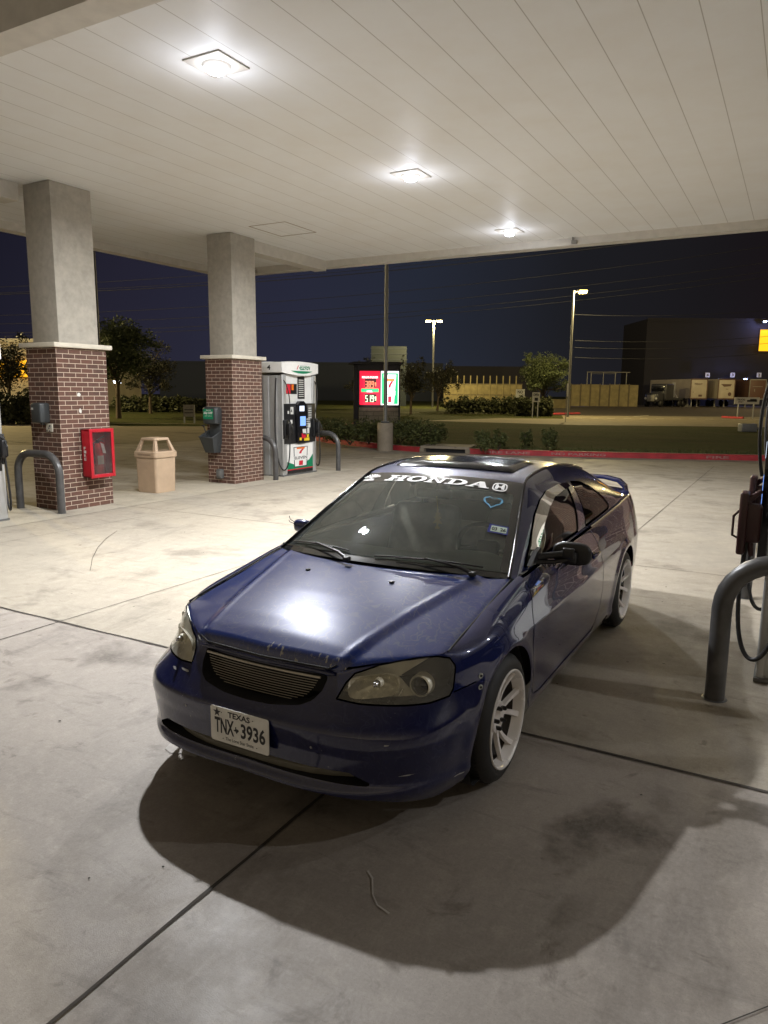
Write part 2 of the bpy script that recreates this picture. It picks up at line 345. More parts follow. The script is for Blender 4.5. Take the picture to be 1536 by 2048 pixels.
# ---- hood
HC=[(-.735,.677),(-.70,.700),(-.6,.742),(-.5,.773),(-.4,.797),(-.25,.829),(-.1,.857),(0,.875),(.1,.892),(.2,.905),(.4,.925)]
def hoodrear(x): return .10+.25*(abs(x)/.70)**2
def hoodz(x,y):
    ax=abs(x); zc=smooth(HC,y,.02)
    d=.075*(ax/.717)**2.2*ip([(-.7,.9),(-.4,.95),(0,1.0),(.35,.72)],y)
    xc=ip([(-.7,.37),(.35,.60)],y)      # ridge that runs back from the grille corner
    t=max(-1,min(1,(ax-xc)/.028)); st=.5+.5*math.sin(t*math.pi/2)
    return zc-d+.006-.011*st+.005*max(0,1-abs(ax-xc+.01)/.03)
# ---- greenhouse: stations y, inner rail I, belt B
RI=[(.352,.695,.865),(.5,.662,.948),(.7,.613,1.058),(.9,.562,1.166),(1.0,.537,1.219),(1.072,.519,1.256),(1.15,.510,1.276),(1.3,.503,1.293),(1.5,.50,1.305),(1.7,.50,1.305),(1.95,.50,1.293),(2.2,.503,1.266),(2.42,.51,1.225),(2.6,.525,1.175),(2.8,.55,1.10),(2.95,.575,1.04),(3.08,.60,.988)]
CR=[(.352,-.235,.046),(.7,-.13,.036),(1.072,-.055,.026),(1.3,-.01,.030),(1.7,0,.032),(2.2,.01,.030),(2.42,.02,.028),(3.08,.09,.012)]
def rail(y): return ip(RI,y) if y<1.10 and y>.3 and abs(y-1.072)>.03 else smooth(RI,y,.03)
def sideP(y,z):
    xb,zb=smooth(ES,y,.05) if y<2.95 else (.73,.97)
    xi,zi=rail(y)
    t=max(0,min(1,(z-zb)/max(zi-zb,1e-4)))
    g=(max(0,1-t**1.6))**.78
    return (xi+(xb-xi)*g,y,z)
def crownP(x,y):   # x in -1..1 across between the rails, at station y
    xi,zi=rail(y); dy,dz=ip(CR,y); q=1-abs(x)**2.2; t=(y-.352)/.72
    if 0<t<1: dz+=.030*math.sin(math.pi*t)
    return (x*xi,y+dy*q,zi+dz*q)
# ------------------------------------------------------------------ car materials
def paint(name,base,rough,metal,coat,coatr,scr,chips=False,dirt=.15):
    m,nt,b=_nt(name); P=objco(nt); setp(b,rough=rough,metal=metal,coat=coat,coatr=coatr,spec=.5); b.inputs['Coat IOR'].default_value=1.75; b.inputs['Specular IOR Level'].default_value=.16 if chips else .12
    n=noise(nt,2.4,5,.6,P); fl=noise(nt,900,1,.5,P)
    c=mixc(nt,ramp(nt,n,.40,.75,0,dirt),base,(.050,.050,.085)); c=mixc(nt,ramp(nt,fl,.55,.8,0,.25),c,tuple(min(1,x*2.6) for x in base))
    nt.links.new(ramp(nt,noise(nt,5,5,.7,P),.35,.75,coatr,coatr+.022*scr+.005),b.inputs['Coat Roughness'])
    if scr>0:
        # wash scratches: hair lines that run in every direction
        h=None; sx=nt.nodes.new('ShaderNodeSeparateXYZ'); nt.links.new(P,sx.inputs[0]); wob=noise(nt,3.5,3,.6,P)
        for i in range(8):
            a=pi*i/8+.13; f=(90,61,117,75,103,69,128,84)[i]
            q=math_(nt,'ADD',math_(nt,'MULTIPLY',sx.outputs[0],cos(a)*f),math_(nt,'MULTIPLY',sx.outputs[1],sin(a)*f)); q=math_(nt,'ADD',q,math_(nt,'MULTIPLY',wob,30+11*i))
            l=ramp(nt,math_(nt,'SINE',q),.90,1.0,0,1); l=math_(nt,'MULTIPLY',l,ramp(nt,noise(nt,5+1.7*i,3,.6,P),.50,.58,0,1)); h=l if h is None else math_(nt,'ADD',h,l)
        hs_=h; h=math_(nt,'ADD',h,math_(nt,'MULTIPLY',noise(nt,420,2,.6,objco(nt,(1,.12,1))),.25))
        n_=nt.nodes.new('ShaderNodeBump'); n_.inputs['Strength'].default_value=.13*scr; n_.inputs['Distance'].default_value=.0003; nt.links.new(h,n_.inputs['Height'])
        nt.links.new(n_.outputs[0],b.inputs['Coat Normal'])
        c=mixc(nt,ramp(nt,hs_,.25,1.2,0,.55*scr),c,(.075,.085,.15)); c=mixc(nt,ramp(nt,noise(nt,11,5,.75,P,.5),.52,.72,0,.45*scr),c,(.045,.055,.135))
    if chips:
        sp=nt.nodes.new('ShaderNodeSeparateXYZ'); nt.links.new(P,sp.inputs[0])
        cn=noise(nt,15,4,.7,objco(nt,(2.2,.8,1))); zone=math_(nt,'MULTIPLY',ramp(nt,sp.outputs[1],-.60,-.66,0,1),ramp(nt,sp.outputs[0],-.22,.05,0,1))
        mk=ramp(nt,math_(nt,'MULTIPLY',cn,zone),.555,.59,0,1)
        sc2=ramp(nt,noise(nt,60,3,.7,P),.745,.76,0,.8)
        mk=math_(nt,'MAXIMUM',mk,sc2)
        c=mixc(nt,mk,c,(.30,.29,.27)); nt.links.new(ramp(nt,mk,0,1,metal,0),b.inputs['Metallic'])
    if not chips and scr>.2: c=mixc(nt,ramp(nt,noise(nt,34,3,.75,P),.715,.73,0,.8),c,(.26,.26,.27))
    nt.links.new(c,b.inputs['Base Color']); MATS[name]=m
paint('paint_blue',(.0042,.012,.085),.26,.08,1.0,.012,.0)
paint('paint_hood',(.011,.027,.145),.33,.05,1.0,.014,1.0,True,.16)
paint('paint_bumper',(.0042,.0065,.048),.36,.0,.9,.06,.3,False,.06)
paint('paint_roof',(.030,.034,.085),.40,.45,.8,.10,.6,False,.6)
def glassmat(name,tint,haze,hz=(.30,.33,.30),ior=1.5,rough=.0):
    m=bpy.data.materials.new(name); m.use_nodes=True; nt=m.node_tree; N=nt.nodes; L=nt.links
    for n in list(N): N.remove(n)
    out=N.new('ShaderNodeOutputMaterial'); tr=N.new('ShaderNodeBsdfTransparent'); tr.inputs[0].default_value=(*tint,1)
    gl=N.new('ShaderNodeBsdfGlossy'); gl.inputs['Roughness'].default_value=rough; gl.inputs[0].default_value=(1,1,1,1)
    df=N.new('ShaderNodeBsdfDiffuse'); df.inputs[0].default_value=(*hz,1); fr=N.new('ShaderNodeFresnel'); fr.inputs[0].default_value=ior
    a=N.new('ShaderNodeMixShader'); b=N.new('ShaderNodeMixShader'); L.new(tr.outputs[0],a.inputs[1]); L.new(df.outputs[0],a.inputs[2])
    n=noise(nt,5,5,.6,objco(nt)); L.new(ramp(nt,n,.3,.7,haze*.7,haze*1.3),a.inputs[0])
    L.new(fr.outputs[0],b.inputs[0]); L.new(a.outputs[0],b.inputs[1]); L.new(gl.outputs[0],b.inputs[2]); L.new(b.outputs[0],out.inputs[0]); MATS[name]=m
glassmat('windshield_glass',(.93,.97,.93),.12,(.40,.45,.41),1.6)
glassmat('side_glass',(.40,.41,.38),.02,(.1,.1,.1),2.1)
glassmat('tint_glass',(.10,.10,.09),.03,(.06,.06,.055),2.0)
glassmat('lamp_lens',(.99,.985,.95),.09,(.92,.90,.80),1.42); glassmat('lamp_lens_hazy',(.97,.95,.88),.30,(.95,.92,.78),1.45)
glassmat('cabinet_glass',(.86,.80,.80),.06,(.5,.4,.4),1.45)
mat('frit',(.014,.015,.016),.12,var=0,coat=1.0,coatr=.03); mat('headliner',(.16,.16,.15),.9,var=.1); mat('seat_fabric',(.45,.43,.38),.9,var=.2,vs=14); mat('seat_beige',(.62,.58,.50),.85,var=.12)
mat('dash_plastic',(.22,.26,.22),.6,var=.15); mat('carpet',(.012,.012,.013),.95,var=.1)
mat('rim_white',(.80,.75,.71),.35,var=.10,vs=12); mat('rim_lip',(.80,.77,.74),.25,metal=.1,var=.06); mat('brake_metal',(.20,.13,.10),.5,metal=.6,var=.3,vs=20); mat('lug_black',(.03,.028,.027),.25,metal=.7,var=.1)
mat('rim_dark',(.035,.028,.024),.6,var=.3); mat('rim_bright',(.7,.7,.7),.4); mat('tyre_rubber',(.016,.0155,.015),.62,var=.3,vs=16,bmp=.15,bs=120)
mat('reflector',(.95,.92,.78),.22,metal=.35,var=.25,vs=38,bmp=1.0,bs=30); mat('lamp_smoke',(.07,.07,.068),.25,var=.1); mat('lamp_grey',(.95,.92,.78),.35,metal=.1,var=.15)
mat('proj_glass',(.012,.014,.020),.03,var=0,coat=1.0,coatr=.0); mat('grille_metal',(.50,.46,.38),.4,metal=.5,var=.15); mat('intake_grey',(.15,.14,.11),.6,var=.2,bmp=.2)
mat('recess_black',(.010,.010,.012),.7,var=.1); mat('plate_white',(.74,.73,.68),.45,var=.06,vs=30); mat('vinyl_white',(.86,.86,.86),.5,var=.02); mat('vinyl_blue',(.10,.32,.52),.5,var=.1,vs=30); mat('sticker_blue',(.02,.03,.22),.5,var=0); mat('sticker_pale',(.60,.72,.62),.5,var=0)
mat('freshener',(.95,.80,.36),.7,var=.1); mat('tail_red',(.25,.01,.012),.15,var=.05,coat=1.0); mat('moulding',(.016,.016,.018),.16,var=.1); mat('scuff_grey',(.34,.34,.34),.7,var=.3,vs=60); mat('washer',(.55,.58,.52),.3,metal=.6,var=.1)
# ------------------------------------------------------------------ panels cut from parametric surfaces
def inpoly(p,poly):
    x,y=p; c=False; j=len(poly)-1
    for i in range(len(poly)):
        xi,yi=poly[i]; xj,yj=poly[j]
        if (yi>y)!=(yj>y) and x<(xj-xi)*(y-yi)/(yj-yi)+xi: c=not c
        j=i
    return c
def nearp(p,poly):
    best=None
    for i in range(len(poly)):
        a=poly[i]; b=poly[(i+1)%len(poly)]; dx,dy=b[0]-a[0],b[1]-a[1]; L=dx*dx+dy*dy
        t=0 if L<1e-14 else max(0,min(1,((p[0]-a[0])*dx+(p[1]-a[1])*dy)/L)); q=(a[0]+t*dx,a[1]+t*dy); d=hypot(q[0]-p[0],q[1]-p[1])
        if best is None or d<best[0]: best=(d,q)
    return best
class Patch:
    def __init__(s,fn,rows):      # rows: list of lists of (u,v) with equal length
        s.fn=fn; s.D=[list(p) for r in rows for p in r]; m=len(rows[0]); s.F=[]; s.R=[]
        for i in range(len(rows)-1):
            for j in range(m-1):
                s.F.append((i*m+j,(i+1)*m+j,(i+1)*m+j+1,i*m+j+1)); s.R.append('body')
    def cut(s,poly,name,only=('body',)):
        bx=(min(p[0] for p in poly)-.06,max(p[0] for p in poly)+.06,min(p[1] for p in poly)-.06,max(p[1] for p in poly)+.06)
        idx=[k for k,f in enumerate(s.F) if s.R[k] in only and any(bx[0]<s.D[i][0]<bx[1] and bx[2]<s.D[i][1]<bx[3] for i in f)]
        ins={}; near={}
        for k in idx:
            for i in s.F[k]:
                if i not in ins: ins[i]=inpoly(s.D[i],poly)
        on=set()
        for k in idx:
            f=s.F[k]
            for a,b in zip(f,f[1:]+f[:1]):
                if ins[a]!=ins[b]:
                    for i in (a,b):
                        if i not in near: near[i]=nearp(s.D[i],poly)
                    i=a if near[a][0]<near[b][0] else b; on.add(i)
        for i in on: s.D[i]=list(near[i][1])
        nF=[];nR=[]
        idxs=set(idx)
        for k,f in enumerate(s.F):
            if k not in idxs: nF.append(f); nR.append(s.R[k]); continue
            st=[0 if i in on else (1 if ins[i] else -1) for i in f]
            if 1 in st and -1 in st and len(f)==4:
                a=[i for i in range(4) if st[i]==0]
                if len(a)>=2 and (a[0]+2)%4 in a: o=a[0]
                else: o=a[0] if a else 0
                t1=(f[o],f[(o+1)%4],f[(o+2)%4]); t2=(f[o],f[(o+2)%4],f[(o+3)%4])
                for t in (t1,t2):
                    c=(sum(s.D[i][0] for i in t)/3,sum(s.D[i][1] for i in t)/3); nF.append(t); nR.append(name if inpoly(c,poly) else s.R[k])
            else:
                c=(sum(s.D[i][0] for i in f)/len(f),sum(s.D[i][1] for i in f)/len(f)); inside=(1 in st) or (-1 not in st and inpoly(c,poly))
                nF.append(f); nR.append(name if inside else s.R[k])
        s.F,s.R=nF,nR
    def solve(s):
        s.P=[Vector(s.fn(*d)) for d in s.D]; s.N=[Vector((0,0,0)) for _ in s.D]
        for f in s.F:
            p=[s.P[i] for i in f]; n=(p[2]-p[0]).cross(p[3]-p[1]) if len(f)==4 else (p[1]-p[0]).cross(p[2]-p[0])
            for i in f: s.N[i]+=n
        for n in s.N:
            if n.length>0: n.normalize()
    def piece(s,names,mirror=False,off=0.0):
        mp={};V=[];N=[];F=[]
        for f,r in zip(s.F,s.R):
            if r in names:
                g=[]
                for i in f:
                    if i not in mp:
                        mp[i]=len(V); p=s.P[i]+s.N[i]*off; n=s.N[i]
                        V.append((-p.x,p.y,p.z) if mirror else (p.x,p.y,p.z)); N.append((-n.x,n.y,n.z) if mirror else (n.x,n.y,n.z))
                    g.append(mp[i])
                g=[a for k,a in enumerate(g) if a!=g[k-1]]
                F.append(tuple(g[::-1]) if mirror else tuple(g))
        return V,N,F
def emit(name,pieces,mats,parent,mids=None):
    V=[];N=[];Fs=[];MI=[]
    for k,(v,n,f) in enumerate(pieces):
        o=len(V); V+=v; N+=n; Fs+=[tuple(i+o for i in q) for q in f]; MI+=[(mids[k] if mids else 0)]*len(f)
    me=bpy.data.meshes.new(name); me.from_pydata(V,[],Fs)
    for m in (mats if isinstance(mats,(list,tuple)) else [mats]): me.materials.append(MATS[m])
    me.polygons.foreach_set('material_index',MI); me.polygons.foreach_set('use_smooth',[True]*len(Fs)); me.update()
    if len(me.polygons)==len(Fs): me.normals_split_custom_set_from_vertices(N)
    o=bpy.data.objects.new(name,me); SC.collection.objects.link(o); o.parent=parent; return o
def ribbon(fn,pts,w,off=.0012,step=.02,closed=False):   # thin strip following a surface, in its own domain
    q=[]; pts=list(pts)+([pts[0]] if closed else [])
    for a,b in zip(pts,pts[1:]):
        n=max(1,int(hypot(b[0]-a[0],b[1]-a[1])/step))
        for k in range(n): q.append((a[0]+(b[0]-a[0])*k/n,a[1]+(b[1]-a[1])*k/n))
    q.append(pts[-1]); V=[];N=[]
    for i,p in enumerate(q):
        P=Vector(fn(*p)); e=.004
        du=Vector(fn(p[0]+e,p[1]))-Vector(fn(p[0]-e,p[1])); dv=Vector(fn(p[0],p[1]+e))-Vector(fn(p[0],p[1]-e)); n=du.cross(dv).normalized()
        a=Vector(fn(*q[max(i-1,0)])); b=Vector(fn(*q[min(i+1,len(q)-1)])); t=(b-a).normalized(); sd=n.cross(t).normalized()
        for k in (-.5,.5): V.append(tuple(P+sd*w*k+n*off)); N.append(tuple(n))
    return V,N,[(2*i,2*i+1,2*i+3,2*i+2) for i in range(len(q)-1)]
def mirr(p): return [(-v[0],v[1],v[2]) for v in p[0]],[(-n[0],n[1],n[2]) for n in p[1]],[f[::-1] for f in p[2]]
def s_of(y,z):
    if y>=0: return 1.25+y
    a,b=.2,1.25
    for _ in range(30):
        m=(a+b)/2
        if outline(m,z)[1]<y: a=m
        else: b=m
    return a
HL=[(.384,.573),(.42,.628),(.455,.662),(.555,.694),(.693,.715),(.79,.716),(.842,.703),(.860,.672),(.850,.63),(.838,.585),(.815,.562),(.726,.553),(.643,.555),(.469,.563)]
GR=[(-.345,.648),(.345,.648),(.340,.630),(.325,.595),(.29,.560),(.24,.540),(.12,.524),(0,.520),(-.12,.524),(-.24,.540),(-.29,.560),(-.325,.595),(-.340,.630)]
IN=[(-.43,.316),(.43,.316),(.505,.272),(.49,.262),(.30,.268),(0,.272),(-.30,.268),(-.49,.262),(-.505,.272)]
def arch(yc,R=.350,z0=.288):
    return [(s_of(yc+R*cos(t),max(.05,z0+R*sin(t))),z0+R*sin(t)) for t in [pi*k/40 for k in range(41)]]+[(s_of(yc-R,.05),.05),(s_of(yc+R,.05),.05)]
DOOR=[(1.668,.845),(1.625,.80),(1.600,.74),(1.592,.63),(1.61,.45),(1.655,.32),(1.72,.245),(1.80,.232),(2.95,.236),(3.03,.26),(3.10,.36),(3.115,.48),(3.06,.68),(3.0,.80),(2.93,.95),(1.70,.95)]
X0=-.033
def build_car():
    car=thing('parked_car','dark blue two-door coupe with scratched hood and white rims, parked under the canopy edge','car',(X0,0,0))
    # ---------------- wall
    ns=[i*.0135 for i in range(93)]+[1.25+i*.0175 for i in range(169)]+[4.2+i*.03 for i in range(34)]+[5.2]
    fr=[0,.03]+[.03+.90*(k/34) for k in range(1,35)]; fr=[0]+[k/44*.86 for k in range(1,45)]+[.86+.14*sin(pi/2*k/9) for k in range(1,10)]
    rows=[]
    for s_ in ns:
        z0=zbot(s_); z1=Ept(s_)[2]; rows.append([(s_,z0+(z1-z0)*f) for f in fr])
    W=Patch(wallP,rows)
    fa,ra=arch(0),arch(2.62)
    W.cut(HL,'lens'); W.cut([p for p in GR if True],'grille'); W.cut(IN,'intake'); W.cut(fa,'gone'); W.cut(ra,'gone'); W.cut(DOOR,'door')
    W.cut([(-.1,.10),(-.1,.80),(.384,.80),(.384,.573),(.469,.563),(.726,.553),(.815,.562),(.838,.572),(.96,.582),(1.02,.57),(1.02,.05),(-.1,.05)],'bumper')
    W.cut([(.38,.55),(.38,.80),(1.70,.95),(1.668,.845),(1.625,.80),(1.600,.74),(1.592,.63),(1.61,.45),(1.655,.32),(1.72,.245),(1.74,.23),(1.74,.05),(.96,.05),(.96,.55)],'fender')
    W.cut([(4.35,.70),(4.9,.72),(4.92,.90),(4.30,.88)],'tail'); W.cut([(4.0,.05),(4.0,.62),(5.4,.64),(5.4,.05)],'rearbumper')
    W.solve()
    both=lambda n:[W.piece(n),W.piece(n,True)]
    # ---------------- greenhouse sides and crown
    ys=[.352+.72*k/40 for k in range(41)]+[1.072+(2.42-1.072)*k/48 for k in range(1,49)]+[2.42+.66*k/22 for k in range(1,23)]
    tf=[sin(pi/2*k/30) for k in range(31)]
    rows=[]
    for y in ys:
        zb=smooth(ES,y,.05)[1] if y<2.95 else .97; zi=rail(y)[1]; rows.append([(y,zb+(zi-zb)*t) for t in tf])
    G=Patch(sideP,rows)
    DG=[(.50,.898),(.62,.958),(.744,1.022),(.90,1.102),(1.05,1.163),(1.2,1.196),(1.42,1.207),(1.62,1.197),(1.55,1.06),(1.475,.926),(1.0,.916),(.75,.908)]
    QG=[(1.735,1.205),(1.92,1.185),(2.10,1.135),(2.28,1.045),(2.37,.975),(2.33,.955),(2.1,.945),(1.67,.930)]
    G.cut(DG,'doorglass'); G.cut(QG,'quarterglass'); G.solve()
    xs=[-1+2*k/48 for k in range(49)]
    C=Patch(lambda y,x:crownP(x,y),[[(y,-x) for x in xs] for y in ys])
    C.cut([(.385,-.945),(.378,0),(.385,.945),(.95,.925),(.968,0),(.95,-.925)],'wsclear')
    C.cut([(.3,-1.2),(1.072,-1.2),(1.072,1.2),(.3,1.2)],'frit'); C.cut([(2.45,-.93),(3.0,-.93),(3.0,.93),(2.45,.93)],'backlight'); C.solve()
    deck=MB()
    deck.grid(lambda a,b:(lambda e,c:(c[0]*a,e*b+c[1],c[2]))(0,(0,0,0)),[0,1],[0,1]) if False else None
    # deck lid, hood
    def deckP(a,b):
        s_=4.15+a*1.05; ex,ey,ez=Ept(s_); c=(0,3.03,.995); t=b
        return (ex*(1-t)+c[0]*t,ey*(1-t)+(3.03)*t,ez*(1-t)+c[2]*t+.012*sin(pi*t))
    D=Patch(deckP,[[(k/30,j/10) for j in range(11)] for k in range(31)]); D.solve()
    shelf=Patch(lambda a,b:((.73+(-.15)*b),2.95+a*.14,.972+.016*b),[[(i/4,j/4) for j in range(5)] for i in range(5)]); shelf.solve()
    body=emit('body',both(['body'])+[G.piece(['body']),G.piece(['body'],True),C.piece(['body']),D.piece(['body']),D.piece(['body'],True),shelf.piece(['body']),shelf.piece(['body'],True)],['paint_blue','paint_roof'],car,[0,0,0,0,1,0,0,0,0])
    emit('front_bumper',both(['bumper']),'paint_bumper',car)
    emit('rear_bumper',both(['rearbumper']),'paint_blue',car)
    for mr in (False,True):
        seam=ribbon(wallP,[(.838,.572),(.96,.582)],.005); rb=[ribbon(wallP,[(1.668,.872),(1.625,.80),(1.600,.74),(1.592,.63),(1.61,.45),(1.655,.32),(1.72,.245),(1.80,.232)],.006)]
        g=lambda p:mirr(p) if mr else p
        emit('fender',[W.piece(['fender'],mr),g(seam)],['paint_blue','recess_black'],car,[0,1])
        dr=emit('door',[W.piece(['door'],mr),g(rb[0]),g(ribbon(wallP,[(1.80,.232),(2.95,.236),(3.03,.26),(3.10,.36),(3.115,.48),(3.06,.68),(3.0,.80),(2.94,.91)],.006)),g(ribbon(wallP,[(1.66,.868),(1.95,.888),(2.25,.895),(2.80,.908),(3.0,.914)],.016,.003))],['paint_blue','recess_black','black_gloss'],car,[0,1,1,2])
        sx=-1 if mr else 1
        # handle: recess cup and pull
        m=MB(); cy,cz=1.60,.742; hx=wallP(1.25+cy,cz)[0]
        m.lathe([(.0015,.055),(.0025,.05),(-.010,.02),(-.012,.0)],24,'x',(0,0,0),1)
        m.v=[(sx*(hx+v[0]*1.0),cy+v[1]*1.15,cz+v[2]*.62) for v in m.v]
        m.box((sx*(hx+.004),cy-.075,cz+.004),(sx*(hx+.026),cy+.085,cz+.030),0,.010)
        m.build('handle',['paint_blue','recess_black'],dr)
        tl=emit('tail_light',[W.piece(['tail'],mr)],'tail_red',car)
        # side windows
        emit('side_window',[G.piece(['doorglass'],mr,-.004),g(ribbon(sideP,DG,.012,.001,closed=True))],['side_glass','moulding'],car,[0,1])
        emit('quarter_window',[G.piece(['quarterglass'],mr,-.003),g(ribbon(sideP,QG,.012,.001,closed=True))],['tint_glass','moulding'],car,[0,1])
        # rain visor above the door glass
        vis=[(.64,.955),(.744,1.018),(.90,1.098),(1.05,1.160),(1.2,1.195),(1.42,1.207),(1.64,1.203)]; V=[];N=[];FF=[]
        def vp(k,j):
            a=k*(len(vis)-1); i=min(int(a),len(vis)-2); t=a-i; y=vis[i][0]*(1-t)+vis[i+1][0]*t; z=vis[i][1]*(1-t)+vis[i+1][1]*t
            dy,dz=.018,-.030; w=sin(pi*min(1,max(.0,k)))**.3 if 0<k<1 else 0
            p=Vector(sideP(y+dy*j*w*1.6,z+.006+dz*j*w*1.3)); return p+Vector((.010+.014*j,0,.004))*(1 if w else .3)
        vm=MB(); vm.grid(lambda k,j:(lambda p:(sx*p.x,p.y,p.z))(vp(k,j)),[k/30 for k in range(31)],[0,.33,.66,1],0,True,mr); vm.build('window_visor','tint_glass',car)
        # A-pillar / roof rail moulding
        m=MB(); pts=[]
        for k in range(60):
            y=.352+(2.42-.352)*k/59; xi,zi=rail(y); pts.append((sx*(xi+.006),y,zi+.004))
        m.tube(pts,.0075,8); m.build('roof_moulding','black_gloss',car)
        # front tyre side: two fasteners joining bumper and fender
        m=MB()
        for (s_,z_) in ((.985,.600),(.972,.556)):
            p=Vector(wallP(s_,z_)); q=Vector(wallP(s_+.01,z_))-p; n=Vector((q.y,-q.x,0)).normalized()
            for r,h,mi in ((.012,.003,0),(.006,.006,1)):
                a=[(cos(2*pi*i/16)*r,sin(2*pi*i/16)*r) for i in range(16)]; t=q.normalized()
                vs=[tuple((p+t*u+Vector((0,0,v))+n*hh)) for hh in (0,h) for u,v in a]; vs=[(sx*v[0],v[1],v[2]) for v in vs]
                m.add(vs,[tuple(range(16,32))]+[(i,(i+1)%16,16+(i+1)%16,16+i) for i in range(16)],mi)
        m.build('bumper_fastener',['washer','black_rubber'],car)
        # wheel-well liners
        for yc in (0,2.62):
            m=MB(); m.lathe([(0,.36),(-.28,.36),(-.28,.0)],40,'x',(.80,yc,.288),0); m.v=[(sx*v[0],v[1],max(v[2],.10)) for v in m.v]; m.build('wheel_liner','carpet',car)
    # scuffs where the bumper paint is rubbed through
    random.seed(4)
    for s0,z0,w_,h_ in ((-.385,.546,.034,.005),(-.46,.533,.022,.004),(-.287,.431,.006,.006),(.62,.30,.03,.003),(.30,.40,.004,.008),(.55,.44,.012,.003),(.86,.215,.03,.004)):
        m=MB(); V=[]
        for k in range(12):
            a_=2*pi*k/12; r=random.uniform(.55,1.15); ss=s0+w_*r*cos(a_); zz=z0+h_*r*sin(a_); p=wallP(abs(ss),zz); x=p[0]*(1 if ss>=0 else -1)
            n_=Vector((x*.9,p[1],0)).normalized(); V.append((x+n_.x*.0018,p[1]+n_.y*.0018,p[2]))
        m.add(V,[tuple(range(12))]); m.build('paint_scuff','scuff_grey',car)
    # ---------------- hood
    FE=sorted([(e[1],e[2]) for e in EF]); 
    def hfront(x): return ip([(0,-.715),(.36,-.690),(.435,-.645),(.5,-.600),(.6,-.53),(.70,-.435),(.712,-.40)],abs(x))
    def hoodP(x,b):
        yf=hfront(x)+.002; yr=hoodrear(x); y=yf+(yr-yf)*max(b,0); z=hoodz(x,y)
        if b<.035: z-=.036*(1-b/.035)**2 if abs(x)<.385 else .006*(1-b/.035)**2
        ax=abs(x)
        if ax>.69: z-=.006*((ax-.69)/.022)**2
        return (x,y,z)
    hx=[-.712+1.424*k/90 for k in range(91)]; hb=[0,.01,.02,.035]+[.035+.965*k/60 for k in range(1,61)]
    H=Patch(hoodP,[[(x,b) for b in hb] for x in hx]); H.solve()
    for n in H.N:
        if n.z<0: n.negate()
    hood=emit('hood',[H.piece(['body'])],'paint_hood',car)
    for sx in (-1,1):
        m=MB(); pts=[(sx*.7145,hfront(.712)+(.35-hfront(.712))*k/20) for k in range(21)]
        m.tube([(x,y,(Ept(s_of(y,.6)if y<0 else 1.25+y)[2]+hoodz(.71,y))/2+.0005) for x,y in pts],.0038,6); m.build('panel_gap','recess_black',hood)
    m=MB()
    m.tube([(x,hfront(x)-.004,Ept(0)[2]-.002+(.0 if abs(x)<.36 else (hoodz(x,hfront(x))-.677)*.98)) for x in [-.36+.72*k/20 for k in range(21)]],.004,6)
    m.build('panel_gap','recess_black',hood)
    # grille lip: the raised bar along the hood's front edge
    m=MB(); m.tube([(x,hfront(x)-.010,.660-.004*(x/.36)**2) for x in [-.355+.71*k/24 for k in range(25)]],[.004]+[.009]*23+[.004],10); m.build('hood_lip','paint_bumper',hood)
    for sx in (-1,1):
        m=MB(); z=hoodz(.245,-.028); m.box((sx*.245-.011,-.040,z-.003),(sx*.245+.011,-.018,z+.008),0,.005); m.build('washer_nozzle','black_plastic',hood)
    # ---------------- grille
    g=MB()
    def recess(poly,fn,depth,mb,mi,step=2):   # side walls pushed back from an opening
        P=[Vector(fn(*p)) for p in poly]; n=len(P); vs=[tuple(p) for p in P]+[(p.x*.97,p.y+depth,p.z) for p in P]
        mb.add(vs,[(i,(i+1)%n,(i+1)%n+n,i+n) for i in range(n)],mi)
    def wsP(s_,z): 
        p=wallP(abs(s_),z); return (p[0]*(1 if s_>=0 else -1),p[1],p[2])
    def dense(poly,st=.02):
        q=[]
        for a,b in zip(poly,poly[1:]+poly[:1]):
            k=max(1,int(hypot(b[0]-a[0],b[1]-a[1])/st)); q+=[(a[0]+(b[0]-a[0])*i/k,a[1]+(b[1]-a[1])*i/k) for i in range(k)]
        return q
    gd=dense(GR,.03); recess(gd,wsP,.075,g,0); 
    bk=[Vector(wsP(*p)) for p in gd]; g.add([(0,-.62,.6)]+[(p.x*.97,-.62 if p.y>-.70 else -.64,p.z) for p in bk],[(0,i+1,(i+1)%len(bk)+1) for i in range(len(bk))],0)
    gr=g.build('grille','recess_black',car)
    g=MB()
    def hw(z): return ip([(.535,.18),(.56,.25),(.60,.285),(.655,.31)],z)
    for k in range(11):
        z=.537+.0098*k; w=hw(z)*.97; g.tube([(x,-.745+.20*(x)**2-.25*(.6-z),z) for x in [-w+2*w*i/14 for i in range(15)]],.0014,5)
    w=.30; g.tube([(x,-.738+.20*x*x,.640) for x in [-w+2*w*i/14 for i in range(15)]],.0055,8)
    g.build('grille_insert','grille_metal',gr)
    m=MB(); idn=dense(IN,.03); recess(idn,wsP,.10,m,0); bk=[Vector(wsP(*p)) for p in idn]; m.add([(0,-.74,.29)]+[(p.x*.97,p.y+.10,p.z) for p in bk],[(0,i+1,(i+1)%len(bk)+1) for i in range(len(bk))],0)
    m.add([(x,-.826+.105*(abs(x)/.5)**3+dy,z) for x in [-.47+.94*k/12 for k in range(13)] for dy,z in ((0,.268),(-.012,.300),(.01,.318))],[(i*3+j,(i+1)*3+j,(i+1)*3+j+1,i*3+j+1) for i in range(12) for j in (0,1)],1)
    m.build('lower_intake',['recess_black','intake_grey'],car)
    m=MB(); m.box((-.56,-.55,.20),(.56,-.45,.52)); m.box((-.66,-.50,.15),(.66,.5,.20)); m.box((-.66,.34,.15),(.66,3.4,.20)); m.box((-.60,-.5,.58),(.60,.32,.62)); m.build('underbody','carpet',car)
